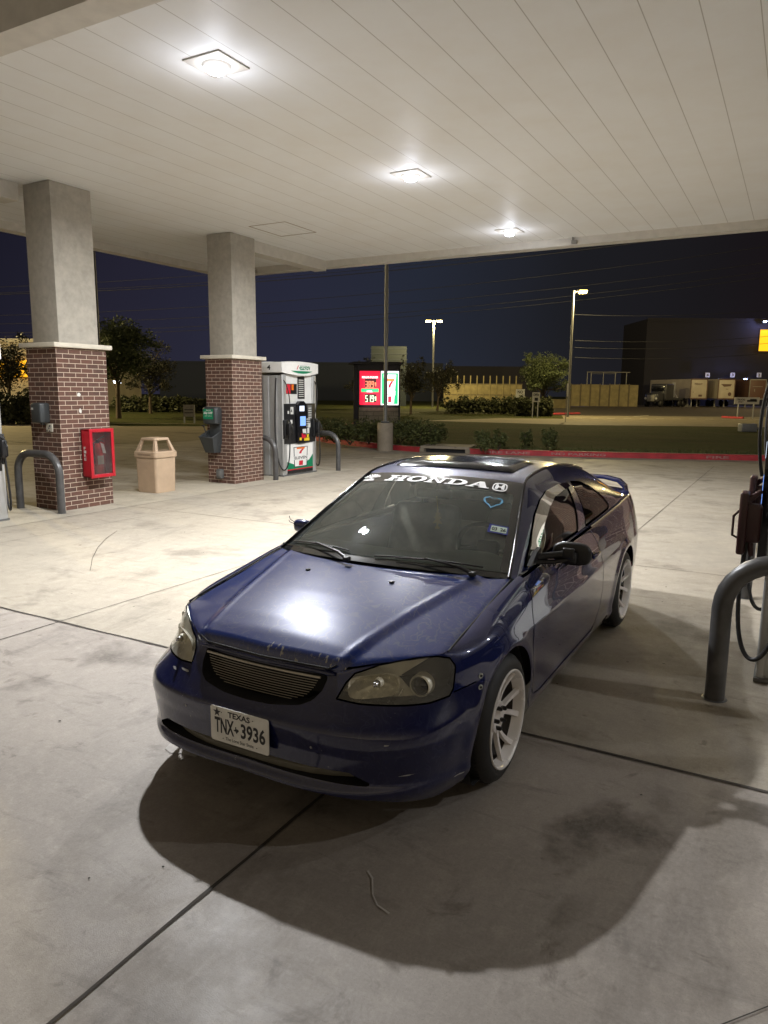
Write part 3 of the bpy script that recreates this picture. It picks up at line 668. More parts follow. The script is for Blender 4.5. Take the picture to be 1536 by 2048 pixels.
    # ---------------- headlights
    for mr in (False,True):
        sx=-1 if mr else 1
        hd=dense(HL,.025); P=[Vector(wallP(*p)) for p in hd]; c=sum(P,Vector())/len(P)
        back=[Vector((p.x*.90+.02,p.y+.085,p.z*.97+.015)) for p in P]
        m=MB(); n=len(P); fx=lambda v:(sx*v[0],v[1],v[2])
        m.add([fx(p) for p in P]+[fx(p) for p in back],[(i,(i+1)%n,(i+1)%n+n,i+n) for i in range(n)],0 if mr else 1,True)
        cb=sum(back,Vector())/n
        for i in range(n):
            q_=(back[i]+back[(i+1)%n]+cb)/3; m.add([fx(cb),fx(back[i]),fx(back[(i+1)%n])],[(0,1,2)],0 if (mr or q_.x<.62) else 1)
        hl=m.build('headlight',['lamp_grey','lamp_smoke'],car)
        # inner reflector bowl (bright) and faceted strip
        m=MB()
        def bowl(cx,cy,cz,rx,rz,d,mi):
            N1,N2=28,8; V=[]
            for i in range(N2+1):
                r=sin(pi/2*i/N2); 
                for j in range(N1):
                    t=2*pi*j/N1; ux,uz=cos(t),sin(t); k=1/(abs(ux)**4+abs(uz)**4)**.25
                    V.append((sx*(cx+rx*r*k*ux),cy+d*(1-r*r)+ (cx-.50+rx*r*k*ux)*.55,cz+rz*r*k*uz+.25*rx*r*k*ux*.5))
            m.add(V,[(i*N1+j,i*N1+(j+1)%N1,(i+1)*N1+(j+1)%N1,(i+1)*N1+j) for i in range(N2) for j in range(N1)],mi,True)
        bowl(.505,-.650,.620,.090,.050,.055,0)
        if mr: bowl(.635,-.58,.638,.062,.062,.05,0)
        for k in range(9):      # fluted lower part of the reflector
            xx=.405+.022*k; m.tube([(sx*xx,-.655+.42*(xx-.40),.572),(sx*(xx+.012),-.640+.42*(xx-.40),.600)],.0055,6,0)
        rf=m.build('reflector',['reflector','lamp_grey','lamp_smoke'],hl)
        if not mr:
            m=MB(); m.lathe([(-.020,.0),(-.018,.018),(-.010,.031),(.0,.038),(.03,.038)],32,'y',(.648,-.520,.607),0); m.lathe([(-.006,.039),(-.010,.043),(.0,.046),(.04,.047)],32,'y',(.648,-.520,.607),1); m.build('projector',['proj_glass','lamp_grey'],hl)
        else:
            m=MB(); m.lathe([(-.012,.0),(-.008,.018),(.0,.026),(.03,.026)],24,'y',(-.655,-.515,.63),0); m.build('turn_bulb',['reflector'],hl)
        m=MB(); m.lathe([(-.030,0),(-.026,.007),(-.012,.0095),(.02,.0095)],16,'y',(sx*.525,-.655,.640),0); m.lathe([(.0,.016),(.012,.020),(.02,.020)],20,'y',(sx*.525,-.655,.640),1); m.build('bulb',['chrome','lamp_grey'],hl)
        emit('lens',[W.piece(['lens'],mr,.001)],'lamp_lens_hazy' if mr else 'lamp_lens',hl)
        V=ribbon(wallP,HL,.007,.0015,closed=True); emit('lamp_gasket',[mirr(V) if mr else V],'recess_black',hl)
    # ---------------- windshield, rear window, roof glass
    ws=emit('windshield',[C.piece(['wsclear']),C.piece(['frit'])],['windshield_glass','frit'],car,[0,1])
    emit('rear_window',[C.piece(['backlight'])],'tint_glass',car)
    def sun(a,b):   # pop-up tinted roof glass
        x=a*.80; y=1.215+.42*b; p=Vector(crownP(x,y)); e=min(1,min(1-abs(a),.0+b,1-b)*9); return (p.x,p.y-.03*(1-a*a)*(1-b),p.z+.004+.020*sqrt(max(0,e))*(1-.45*b))
    S=Patch(sun,[[(-1+2*i/40,j/24) for j in range(25)] for i in range(41)]); S.solve()
    for n in S.N:
        if n.z<0: n.negate()
    emit('sunroof',[S.piece(['body'])],'tint_glass_roof' if 'tint_glass_roof' in MATS else 'black_gloss',car)
    m=MB(); m.tube([tuple(Vector(crownP(-.66+1.32*k/20,1.235))+Vector((0,-.028*(1-(k/10-1)**2),.006))) for k in range(21)],.006,6); m.build('sunroof_seal','recess_black',car)
    # cowl, wipers
    m=MB()
    def cowl(a,b):
        x=-.70+1.40*a; yr=hoodrear(x); p=crownP(x/.695*1.0,.352+.035); return (x,yr+(p[1]+.0-yr)*b,hoodz(x,yr)-.012*sin(pi*b)*1.3+(p[2]-hoodz(x,yr))*b-.004*(1-b))
    m.grid(cowl,[k/40 for k in range(41)],[0,.2,.4,.6,.8,1]); m.build('cowl','black_plastic',car)
    def wsp(x,y,h): p=Vector(crownP(x,y)); return p+Vector((0,-.45*h,.9*h))
    for (xa,ya,xb,yb,px) in ((-.90,.405,-.18,.395,-.12),(.06,.385,.84,.395,.80)):
        wp=MB(); wp.tube([wsp(xa+(xb-xa)*k/12,ya+(yb-ya)*k/12+.012*sin(pi*k/12),.010) for k in range(13)],.0045,6); 
        w=wp.build('wiper','black_rubber',car)
        wp=MB(); xm=(xa+xb)/2; P0=wsp(px,.352,.004)+Vector((0,-.03,.01)); P1=wsp(xm,(ya+yb)/2,.030); 
        wp.tube([P0,P0.lerp(P1,.25)+Vector((0,0,.012)),P0.lerp(P1,.6)+Vector((0,0,.008)),P1],[.011,.009,.006,.005],8)
        wp.tube([wsp(xm+(xa-xm)*.55,ya,.016),P1-Vector((0,0,.006)),wsp(xm+(xb-xm)*.55,yb,.016)],.0045,6)
        wp.box(tuple(P0-Vector((.018,.018,.012))),tuple(P0+Vector((.018,.018,.012))),0,.008); wp.build('wiper_arm','black_plastic',w)
    # ---------------- windshield markings (placed on the glass surface)
    def onws(u,v,poly_x0,poly_x1,y0,y1,skew=0): return None
    def wsmap(mb,pts,fs,X,Y,mi=0,off=.0025):      # pts in 0..1 box; X(u)->crown x, Y(v)->station
        V=[]
        for a,b in pts:
            p=Vector(crownP(X(a,b),Y(a,b))); V.append(p+Vector((0,-.42,.90))*(off+.002+.007*abs(X(a,b))**3))
        mb.add(V,fs,mi)
    def bar(x0,y0,x1,y1): return [(x0,y0),(x1,y0),(x1,y1),(x0,y1)]
    def quadstrip(polys):
        V=[];Fq=[]
        for p in polys: o=len(V); V+=p; Fq.append(tuple(range(o,o+len(p))))
        return V,Fq
    def ring(cx,cy,rx,ry,ix,iy,n=32,pw=2.0):
        V=[];Fq=[]
        for k in range(n):
            t=2*pi*k/n; c_,s_=cos(t),sin(t); q=1/(abs(c_)**pw+abs(s_)**pw)**(1/pw); V+=[(cx+rx*c_*q,cy+ry*s_*q),(cx+ix*c_*q,cy+iy*s_*q)]
        for k in range(n): a=2*k; b=2*((k+1)%n); Fq.append((a,b,b+1,a+1))
        return V,Fq
    LET={}
    def merge(*gs):
        V=[];Fq=[]
        for v,f in gs: o=len(V); V+=v; Fq+=[tuple(i+o for i in q) for q in f]
        return V,Fq
    se=.13
    LET['H']=quadstrip([bar(.14,0,.36,1),bar(.64,0,.86,1),bar(.36,.43,.64,.57),bar(.0,0,.14,se),bar(.36,0,.47,se),bar(.53,0,.64,se),bar(.86,0,1,se),bar(.0,1-se,.14,1),bar(.36,1-se,.47,1),bar(.53,1-se,.64,1),bar(.86,1-se,1,1)])
    LET['O']=ring(.5,.5,.5,.53,.25,.36,36,2.2)
    LET['N']=quadstrip([bar(.14,0,.30,1),bar(.72,0,.86,1),[(.30,1),(.30,.72),(.72,0),(.72,.30)],bar(0,0,.14,se),bar(.30,0,.42,se),bar(0,1-se,.14,1),bar(.60,1-se,.72,1),bar(.86,1-se,1,1)])
    Dv=[];Df=[];n=20
    for k in range(n+1):
        t=-pi/2+pi*k/n; Dv+=[(.45+.55*cos(t),.5+.5*sin(t)),(.45+.29*cos(t),.5+.36*sin(t))]
    for k in range(n): Df.append((2*k,2*k+2,2*k+3,2*k+1))
    LET['D']=merge((Dv,Df),quadstrip([bar(.14,0,.36,1),bar(0,0,.14,se),bar(0,1-se,.14,1),bar(.36,0,.45,.14),bar(.36,.86,.45,1)]))
    LET['A']=quadstrip([[(.08,0),(.24,0),(.50,.80),(.44,1)],[(.44,1),(.50,.80),(.52,.55),(.64,1)],[(.64,1),(.44,.78),(.64,0),(.94,0)],bar(.28,.26,.62,.40),bar(0,0,.36,se),bar(.56,0,1,se)])
    m=MB(); ws_x=[(-.625,-.37),(-.355,-.125),(-.105,.155),(.175,.415),(.43,.715)]
    x_l=lambda a:-.600+1.262*a; 
    for ch,(a,b) in zip('HONDA',((0,.215),(.222,.405),(.412,.605),(.612,.795),(.80,1.0))):
        V,Fq=LET[ch]; V=[(a+(b-a)*v[0]+.0*v[1],v[1]) for v in V]
        wsmap(m,V,Fq,lambda u,v:x_l(u)+.02*v,lambda u,v:.963+.062*v)
    V,Fq=merge(ring(.5,.5,.5,.5,.42,.38,32,3.2),quadstrip([[(.17,.22),(.36,.22),(.42,.46),(.42,.58),(.34,.84),(.20,.84)],[(.83,.22),(.64,.22),(.58,.46),(.58,.58),(.66,.84),(.80,.84)],[(.38,.44),(.62,.44),(.60,.58),(.40,.58)]]))
    wsmap(m,V,Fq,lambda u,v:.695+.155*u,lambda u,v:.953+.078*v)
    m.build('banner_lettering','vinyl_white',ws)
    m=MB(); ps=[]
    for k in range(9):
        t=radians(12+k*19.5); t2=t+.15; ps.append([(.40+.10*cos(t),.42+.12*sin(t)),(.40+.10*cos(t2),.42+.12*sin(t2)),(.40+.60*cos(t2),.42+.58*sin(t2)),(.40+.60*cos(t),.42+.58*sin(t))])
    ps+=[bar(.0,.0,.78,.10),bar(.02,.18,.74,.24)]; ps.append([(.40+.10*cos(pi*k/10),.32+.16*sin(pi*k/10)) for k in range(11)])
    V,Fq=quadstrip(ps); wsmap(m,V,Fq,lambda u,v:-.915+.20*u,lambda u,v:.965+.07*v); m.build('sunrise_decal','vinyl_white',ws)
    m=MB(); V,Fq=[],[]
    hp=[(16*sin(t)**3,13*cos(t)-5*cos(2*t)-2*cos(3*t)-cos(4*t)) for t in [2*pi*k/40 for k in range(40)]]
    for k,(x,y) in enumerate(hp):
        w=.80+.06*sin(k*1.7); V+=[(.5+x/34,.5+y/34),(.5+x/34*w,.5+(y/34+.02)*w)]
    Fq=[(2*k,2*((k+1)%40),2*((k+1)%40)+1,2*k+1) for k in range(40)]
    wsmap(m,V,Fq,lambda u,v:.655+.20*u,lambda u,v:.795+.115*v); m.build('painted_heart','vinyl_blue',ws)
    m=MB(); wsmap(m,bar(0,0,1,1),[(0,1,2,3)],lambda u,v:.79+.155*u,lambda u,v:.622+.06*v,0); wsmap(m,bar(.13,.16,.93,.84),[(0,1,2,3)],lambda u,v:.79+.155*u,lambda u,v:.622+.06*v,1,.0032)
    for tx,a,b,y0,y1 in (('03',.18,.45,.28,.68),('26',.60,.89,.28,.68)):
        V,Fq=textgeo(tx,.03); wsmap(m,[(a+(b-a)*v[0],y0+(y1-y0)*v[1]) for v in V],Fq,lambda u,v:.79+.155*u,lambda u,v:.622+.06*v,2,.004)
    m.build('registration_sticker',['sticker_blue','sticker_pale','ink'],ws)
    # hanging tree-shaped freshener and mirror
    m=MB(); tree=[(0,1),(.10,.86),(.05,.84),(.20,.70),(.12,.69),(.28,.50),(.14,.50),(.34,.26),(.07,.26),(.07,.14),(.16,.10),(.16,0),(-.16,0),(-.16,.10),(-.07,.14),(-.07,.26),(-.34,.26),(-.14,.50),(-.28,.50),(-.12,.69),(-.20,.70),(-.05,.84),(-.10,.86)]
    m.prism([(.095+x*.085,.985+y*.125) for x,y in tree],1,.80,.803); m.tube([(.095,.80,1.11),(.06,.86,1.17)],.0012,5); m.build('air_freshener','freshener',car)
    m=MB(); m.box((-.09,.88,1.150),(.14,.92,1.205),0,.018,Matrix.Identity(4)); m.tube([(.02,.92,1.19),(.01,.98,1.235)],.008,8); m.build('rear_view_mirror','black_plastic',car)
    # ---------------- cabin
    m=MB(); m.box((-.68,.30,.19),(.68,2.9,.24)); m.box((-.745,.42,.24),(-.70,2.4,.88)); m.box((.70,.42,.24),(.745,2.4,.88)); m.box((-.66,2.25,.24),(.66,2.95,.94)); m.box((-.68,.30,.24),(.68,.42,.80))
    m.grid(lambda a,b:tuple(Vector(crownP(a,b))-Vector((0,-.0,.03))),[-.96+1.92*k/16 for k in range(17)],[1.09+1.33*k/16 for k in range(17)]); m.build('cabin_floor','headliner',car)
    m=MB()
    def dash(a,b):
        x=-.66+1.32*a; hump=.045*math.exp(-((x-.36)/.17)**4); return (x,.30+.50*b-.08*(1-(x/.66)**2),.862+.015*sin(pi*min(1,b*1.2))+hump*ip([(0,0),(.45,.4),(.8,1),(.95,.9),(1,0)],b)-.25*max(0,b-.94)/.06*.8)
    m.grid(dash,[k/50 for k in range(51)],[k/30 for k in range(31)]); m.box((-.66,.70,.45),(.66,.78,.84)); m.build('dashboard','dash_plastic',car)
    m=MB(); c_=Vector((.36,.95,.86)); ax=Vector((0,-.90,-.42)).normalized(); e1=Vector((1,0,0)); e2=ax.cross(e1)
    m.tube([c_+(e1*cos(2*pi*k/36)+e2*sin(2*pi*k/36))*.185 for k in range(37)],.014,8,0,False)
    for t in (0,pi,-pi/2*1.0): m.tube([c_+(e1*cos(t)+e2*sin(t))*.04,c_+(e1*cos(t)+e2*sin(t))*.18],.016,6)
    m.box(tuple(c_-Vector((.07,.03,.06))),tuple(c_+Vector((.07,.02,.06))),0,.03); m.build('steering_wheel','black_plastic',car)
    def seat(cx,y0,w,mt,nm,hr=True):
        m=MB(); m.box((cx-w,y0-.52,.30),(cx+w,y0+.02,.50),0,.07); M=Matrix.Translation((cx,y0,.45))@Matrix.Rotation(radians(-20),4,'X')
        m.box((-w,-.02,0),(w,.13,.60),0,.065,M)
        if hr:
            m.box((-.13,.01,.63),(.13,.11,.80),0,.045,M); m.tube([M@Vector((-.06,.06,.58)),M@Vector((-.06,.06,.66))],.008,6); m.tube([M@Vector((.06,.06,.58)),M@Vector((.06,.06,.66))],.008,6)
        m.build(nm,mt,car)
    seat(-.36,1.38,.255,'seat_fabric','passenger_seat'); seat(.36,1.38,.255,'seat_beige','driver_seat'); seat(0,2.15,.60,'seat_fabric','rear_seat',False)
    # ---------------- door mirrors (both broken: caps missing)
    mr_=MB(); mr_.prism([(.50,.905),(.66,.905),(.66,.975),(.60,.965)],0,.742,.765); 
    mr_.tube([(.745,.62,.925),(.80,.655,.935),(.90,.70,.948)],[.022,.018,.020],10); mr_.tube([(.75,.60,.905),(.84,.665,.905),(.92,.70,.925)],.012,8)
    mr_.box((.855,.68,.90),(.945,.735,.955),0,.012); mr_.box((.88,.655,.93),(.94,.68,.985),0,.008)
    for k in range(5): mr_.tube([(.78+.03*k,.62+.01*k,.90),(.80+.02*k,.64,.872+.006*(k%3)),(.79+.03*k,.67,.90)],.0035,5)
    mr_.build('door_mirror',['black_plastic'],car)
    m=MB(); V=[]; n=40
    for i,(r,yy) in enumerate(((1.0,.0),(1.04,-.012),(.98,-.030),(.86,-.036),(.0,-.034))):
        for k in range(n):
            t=2*pi*k/n; q=1/(abs(cos(t))**3+abs(sin(t))**3)**(1/3); V.append((.905+.100*r*q*cos(t),.765+yy,.940+.060*r*q*sin(t)))
    m.add(V,[(i*n+j,i*n+(j+1)%n,(i+1)*n+(j+1)%n,(i+1)*n+j) for i in range(4) for j in range(n)],0,True); m.add(V[:n],[tuple(range(n))],1)
    m.build('mirror_shell',['black_plastic','chrome'],car)
    m=MB(); m.box((-.885,.70,.885),(-.765,.77,.965),0,.03); 
    for k in range(2): m.tube([(-.87,.71,.95-.012*k),(-.895-.004*k,.70,.965-.016*k),(-.91-.003*k,.71,.985-.026*k)],.0025,5,1)
    m.build('door_mirror',['paint_blue','black_plastic'],car)
    # ---------------- spoiler, sills
    m=MB(); path=[(-.67,3.34,.965),(-.655,3.36,1.005),(-.60,3.385,1.045),(-.48,3.40,1.066),(0,3.41,1.076),(.48,3.40,1.066),(.60,3.385,1.045),(.655,3.36,1.005),(.67,3.34,.965)]
    pp=[]
    for a,b in zip(path,path[1:]): pp+=[Vector(a).lerp(Vector(b),k/6) for k in range(6)]
    pp.append(Vector(path[-1])); prof=[(-.085,-.004),(-.06,.010),(0,.018),(.06,.012),(.085,.0),(.06,-.010),(0,-.014),(-.06,-.012)]; V=[]
    for i,p in enumerate(pp):
        d=(pp[min(i+1,len(pp)-1)]-pp[max(i-1,0)]).normalized(); yv=Vector((0,1,0)); nv=d.cross(yv).normalized()
        if nv.z<0 and abs(d.x)>.3: nv=-nv
        nv=Vector((-d.z,0,d.x)).normalized()
        for a,b in prof: V.append(p+yv*a+nv*b)
    n=len(prof); m.add(V,[(i*n+j,i*n+(j+1)%n,(i+1)*n+(j+1)%n,(i+1)*n+j) for i in range(len(pp)-1) for j in range(n)],0,True); m.build('spoiler','paint_blue',car)
    # ---------------- plate
    pl=MB(); w,h,r=.1525,.0762,.012; out=[]
    for cx,cz,a0 in ((w-r,h-r,0),(-w+r,h-r,90),(-w+r,-h+r,180),(w-r,-h+r,270)):
        out+=[(cx+r*cos(radians(a0+k*22.5)),cz+r*sin(radians(a0+k*22.5))) for k in range(5)]
    yp=-.872; PX=.0; PZ=.407
    pl.prism([(x+PX,z+PZ) for x,z in out],1,yp,yp+.0025)
    pl.prism([(x*.97+PX,z*.94+PZ) for x,z in out],1,yp-.0008,yp+.001)
    plate=pl.build('licence_plate','plate_white',car)
    t=MB(); yy=yp-.0016; q=lambda a:PX-w+2*w*a; qz=lambda b:PZ-h+2*h*b
    def T(s_,a0,b0,a1,b1,bold=0.0): put_text(t,s_,(q(a0),yy,qz(b0)),(q(a1)-q(a0),0,0),(0,0,qz(b1)-qz(b0)),0,bold)
    T('TEXAS',.31,.765,.69,.93,.03); T('TNX',.075,.26,.415,.70,.028); T('3936',.53,.26,.945,.70,.028); T('The Lone Star State',.26,.09,.745,.185,.01); T('90000000',.83,.09,.93,.13) if False else None
    star=[]
    for k in range(10): rr=.075 if k%2==0 else .030; star.append((.12+rr*sin(2*pi*k/10)*.5*1.9,.84+rr*cos(2*pi*k/10)*1.9*1.0))
    put_poly(t,star,(PX-w,yy,PZ-h),(2*w,0,0),(0,0,2*h))
    tx=[(.435,.55),(.455,.55),(.455,.50),(.49,.49),(.497,.46),(.492,.43),(.47,.40),(.465,.355),(.448,.38),(.437,.425),(.42,.42),(.405,.45),(.435,.475)]
    put_poly(t,tx,(PX-w,yy,PZ-h),(2*w,0,0),(0,0,2*h))
    for a,b in ((.20,.86),(.74,.86),(.22,.12),(.80,.12)): put_poly(t,[(a+.009*cos(k*pi/4),b+.018*sin(k*pi/4)) for k in range(8)],(PX-w,yy-.0006,PZ-h),(2*w,0,0),(0,0,2*h))
    t.build('plate_lettering','ink',plate)
    m=MB(); m.box((-.10,-.868,.35),(.10,-.82,.45)); m.build('plate_bracket','black_plastic',car)
    # ---------------- wheels
    def wheel(sx,yc,turn=0):
        wh=bpy.data.objects.new('wheel',None); SC.collection.objects.link(wh); wh.parent=car; wh.location=(sx*.849,yc,.300); wh.rotation_euler=(0,0,0 if sx>0 else pi)
        m=MB(); m.lathe([(-.012,.222),(-.004,.232),(-.002,.240),(-.010,.262),(-.020,.280),(-.038,.294),(-.060,.299),(-.17,.299),(-.192,.292),(-.207,.275),(-.212,.250),(-.205,.225)],72)
        for k in range(72):     # tread blocks read as fine cross grooves
            a=2*pi*k/72; m.box((-.185,-.0018,.2965),(-.045,.0018,.3002),1,0,Matrix.Rotation(a,4,'X'))
        for x in (-.085,-.115,-.145): m.lathe([(x-.004,.2995),(x-.003,.3003),(x+.003,.3003),(x+.004,.2995)],72,'x',(0,0,0),1)
        ty=m.build('tyre',['tyre_rubber','recess_black'],wh)
        m=MB(); m.lathe([(-.010,.2285),(.0,.2285),(.001,.224),(-.004,.217),(-.014,.213),(-.030,.210),(-.052,.199)],72,'x',(0,0,0),0); m.lathe([(-.052,.199),(-.12,.192),(-.125,.0)],72,'x',(0,0,0),2)
        for k in range(5):
            for sg in (-1,1):
                a0=2*pi*k/5+radians(7)*sg; a1=2*pi*k/5+radians(17)*sg
                pts=[]
                for t in [i/8 for i in range(9)]:
                    r=.050+(.2125-.050)*t; a=a0+(a1-a0)*t; x=-.056+.035*(t**1.3)-.008*sin(pi*t); hwid=.0125-.003*sin(pi*t)+.005*t; th=.022-.006*t
                    pts.append((r,a,x,hwid,th))
                V=[]
                for r,a,x,hw_,th in pts:
                    c_,s_=cos(a),sin(a)
                    for du,dx in ((-hw_,-th),(-hw_*.75,0),(hw_*.75,0),(hw_,-th)): V.append((x+dx,c_*r-s_*du,s_*r+c_*du))
                m.add(V,[(i*4+j,(i+1)*4+j,(i+1)*4+(j+1)%4,i*4+(j+1)%4) for i in range(8) for j in range(4)],1,False)
        m.lathe([(-.05,.072),(-.050,.060),(-.058,.034),(-.075,.030),(-.075,.0)],30,'x',(0,0,0),1); m.lathe([(-.05,.072),(-.095,.078)],30,'x',(0,0,0),1)
        m.build('rim',['rim_lip','rim_white','rim_dark'],wh)
        for k in range(5):
            m=MB(); a=2*pi*(k+.5)/5; m.lathe([(-.058,.010),(-.032,.010),(-.027,.006),(-.027,0)],6,'x',(0,.050*cos(a),.050*sin(a)),0,False); m.build('lug_nut','lug_black',wh)
        m=MB(); m.lathe([(-.100,.04),(-.100,.120),(-.115,.120)],40); m.lathe([(-.09,.0),(-.09,.06),(-.12,.065)],20); m.box((-.15,-.13,-.02),(-.075,-.085,.09),0,.012); m.build('brake_disc','brake_metal',wh)
        return wh
    for sx in (1,-1):
        for yc in (0,2.62): wheel(sx,yc)
    return car
build_car()
# ------------------------------------------------------------------ ground, slabs, kerbs
def sheet(name,poly,z,m,kind='structure'):
    b=MB(); b.add([(x,y,z) for x,y in poly],[tuple(range(len(poly)))]); return tag(b.build(name,m),kind=kind)
sheet('ground',[(-260,-60),(120,-60),(120,420),(-260,420)],-.012,'lawn')
sheet('forecourt',[(-34,.49),(30,.49),(30,31),(-34,21.5)],0,'far_slab')
sheet('forecourt_near_slab',[(-34,-14),(30,-14),(30,.49),(-34,.49)],.0,'near_slab')
# joints between the slabs
b=MB()
def strip(b,p,q,w,z=.004,mi=0,jit=0):
    p,q=Vector((*p,0)),Vector((*q,0)); d=(q-p).normalized(); s=Vector((-d.y,d.x,0)); n=max(1,int((q-p).length/.25)); V=[]
    for k in range(n+1):
        c=p.lerp(q,k/n); ww=w*(1+random.uniform(-jit,jit)); o=random.uniform(-jit,jit)*w*.5
        for e in (-.5,.5): V.append((c.x+s.x*(ww*e+o),c.y+s.y*(ww*e+o),z))
    b.add(V,[(2*k,2*k+2,2*k+3,2*k+1) for k in range(n)],mi)
strip(b,(-34,.49),(12,.49),.020,jit=.35); strip(b,(-2.99,-14),(-2.99,.48),.012,jit=.3); strip(b,(-2.99,.50),(-2.99,16.5),.007,jit=.3); strip(b,(.15,-14),(.15,.48),.016,jit=.35); strip(b,(.15,.5),(.15,17),.007,jit=.3)
strip(b,(-34,4.79),(12,4.79),.008,jit=.3); strip(b,(-34,9.5),(12,9.5),.007,jit=.3); strip(b,(-34,14.13),(12,14.13),.022,jit=.3); strip(b,(-6.13,.5),(-6.13,16),.005,jit=.3); strip(b,(3.3,.5),(3.3,18),.007,jit=.3)
tag(b.build('slab_joints','joint_dark'),kind='structure')
for n_,cx in (('pump_island',-7.79),):
    sheet(n_,[(cx-.78,1.0),(cx+.78,1.0),(cx+.78,11.4),(cx-.78,11.4)],.004,'pad_concrete')
b=MB()
for k in range(6):
    x=-18.6+1.0*k*2.6; strip(b,(x,14.25+.02*k),(x+.55,14.4),.14,.004,0,.1)
strip(b,(-30,11.5),(-13,13.2),.10,.004,0,.3)
tag(b.build('lane_marks','road_paint'),kind='structure')
random.seed(5)
# small litter: gum, gravel and drips on the slab
b=MB()
for k in range(110):
    x=random.uniform(-5,3.2); y=random.uniform(-2.4,6); r=random.uniform(.003,.008); a=random.uniform(0,pi)
    b.add([(x+r*1.6*cos(a+t)*random.uniform(.7,1.2),y+r*sin(a+t)*random.uniform(.7,1.2),.004+.002*(t>3)) for t in [2*pi*i/7 for i in range(7)]],[tuple(range(7))])
tag(b.build('gum_spots','joint_dark'),kind='stuff')
# a hairline crack, a pale patch in front of the bumper and a scratch in the slab
b=MB(); C_=[(-4.13,1.70),(-4.55,2.07),(-4.97,2.49),(-5.29,2.87),(-5.58,3.29)]
for p_,q_ in zip(C_,C_[1:]): strip(b,p_,q_,.006,.004,0,.5)
C_=[(1.2,-1.9),(1.5,-1.55),(1.62,-1.2),(1.95,-.8),(2.2,-.2)]
for p_,q_ in zip(C_,C_[1:]): strip(b,p_,q_,.003,.004,0,.8)
tag(b.build('slab_cracks','joint_dark'),kind='structure')
mat('patch_pale',(.50,.47,.43),.8,var=.2,vs=20)
b=MB(); b.add([(x,y,.004) for x,y in [(-.80,-.50),(-.76,-.46),(-.70,-.50),(-.62,-.53),(-.56,-.50),(-.58,-.57),(-.66,-.575),(-.72,-.60),(-.77,-.58)]],[tuple(range(9))])
C_=[(.59,-.89),(.63,-.92),(.67,-.99),(.71,-1.03),(.77,-1.05)]
for p_,q_ in zip(C_,C_[1:]): strip(b,p_,q_,.005,.004,0,.6)
tag(b.build('pale_patch','patch_pale'),kind='structure')
mat('kerb_letter',(.42,.20,.19),.8,var=.4,vs=12)
# landscaped strip with its kerb (red fire lane) and the drain inlet
KP=[(-20,34),(-17.6,27),(-15.8,22.3),(-14.6,20.6),(-13.4,19.2),(-12.3,18.35),(-10.6,17.55),(-9.2,17.0),(-7.85,16.63)]
KR=[(-6.49,16.9),(-2.9,17.98),(1.27,19.56),(6,21.4),(14,25)]
def poly_offset(P,d):
    out=[]
    for i,p in enumerate(P):
        a=Vector(P[max(i-1,0)]); c=Vector(P[min(i+1,len(P)-1)]); t=(c-a).normalized(); out.append((p[0]-t.y*d,p[1]+t.x*d))
    return out
def kerb(name,P,m,lab,w=.16,h=.15):
    Q=poly_offset(P,w); b=MB(); n=len(P)
    V=[(x,y,0) for x,y in P]+[(x*.98+q[0]*.02,y*.98+q[1]*.02,h-.02) for (x,y),q in zip(P,Q)]+[(x*.85+q[0]*.15,y*.85+q[1]*.15,h) for (x,y),q in zip(P,Q)]+[(x,y,h) for x,y in Q]
    b.add(V,[(r*n+i,r*n+i+1,(r+1)*n+i+1,(r+1)*n+i) for i in range(n-1) for r in range(3)],0,False)
    # bare concrete top edge behind the painted face
    Q2=poly_offset(P,w+.12); b.add([(x,y,h+.001) for x,y in Q]+[(x,y,h+.001) for x,y in Q2],[(i,i+1,n+i+1,n+i) for i in range(n-1)],1)
    return tag(b.build(name,[m,'kerb_concrete']),kind='structure')
kerb('kerb',KP,'kerb_red',''); kerb('kerb',KR,'kerb_red','')
b=MB(); a,c=Vector((-7.85,16.63,0)),Vector((-6.49,16.9,0)); d=(c-a).normalized(); s=Vector((-d.y,d.x,0))
for z0,z1,y0,y1 in ((.13,.20,0,1.1),(.0,.02,-.35,0)):
    P=[a+s*y0-d*.05,c+s*y0+d*.05,c+s*y1+d*.05,a+s*y1-d*.05]; b.add([(p.x,p.y,z0) for p in P]+[(p.x,p.y,z1) for p in P],[(0,3,2,1),(4,5,6,7),(0,1,5,4),(1,2,6,5),(2,3,7,6),(3,0,4,7)],0)
P=[a+s*.12,c+s*.12]; b.add([(P[0].x,P[0].y,0),(P[1].x,P[1].y,0),(P[1].x,P[1].y,.13),(P[0].x,P[0].y,.13)],[(0,1,2,3)],1)
for p in (a,c): b.box((p.x-.07,p.y-.02,0),(p.x+.07,p.y+.8,.135),0)
tag(b.build('storm_drain',['kerb_concrete','recess_black']),'low concrete storm drain inlet set in the red kerb','storm drain')
b=MB()
def kerbtext(txt,P,u0,L,hh=.075):
    tot=0
    for p,q in zip(P,P[1:]):
        p,q=Vector((*p,0)),Vector((*q,0)); l=(q-p).length
        if tot<=u0<tot+l:
            dd=(q-p)/l; o=p+dd*(u0-tot); nn=Vector((dd.y,-dd.x,0)); put_text(b,txt,(o.x+nn.x*.004,o.y+nn.y*.004,.035),(dd.x*L,dd.y*L,0),(0,0,hh),0,.03); return
        tot+=l
kerbtext('FIRE LANE',KP,16.3,1.5); kerbtext('NO PARKING',KP,14.6,1.4); kerbtext('FIRE LANE',KR,.5,1.3); kerbtext('NO PARKING',KR,2.4,1.5); kerbtext('FIRE',KR,6.6,.6)
tag(b.build('kerb_lettering','kerb_letter'),kind='structure')
bed=[(x,y) for x,y in poly_offset(KP,.28)]+[(-7.2,17.75)]+[(x,y) for x,y in poly_offset(KR,.28)]
b=MB(); far=[(22,36),(-19.5,36)]
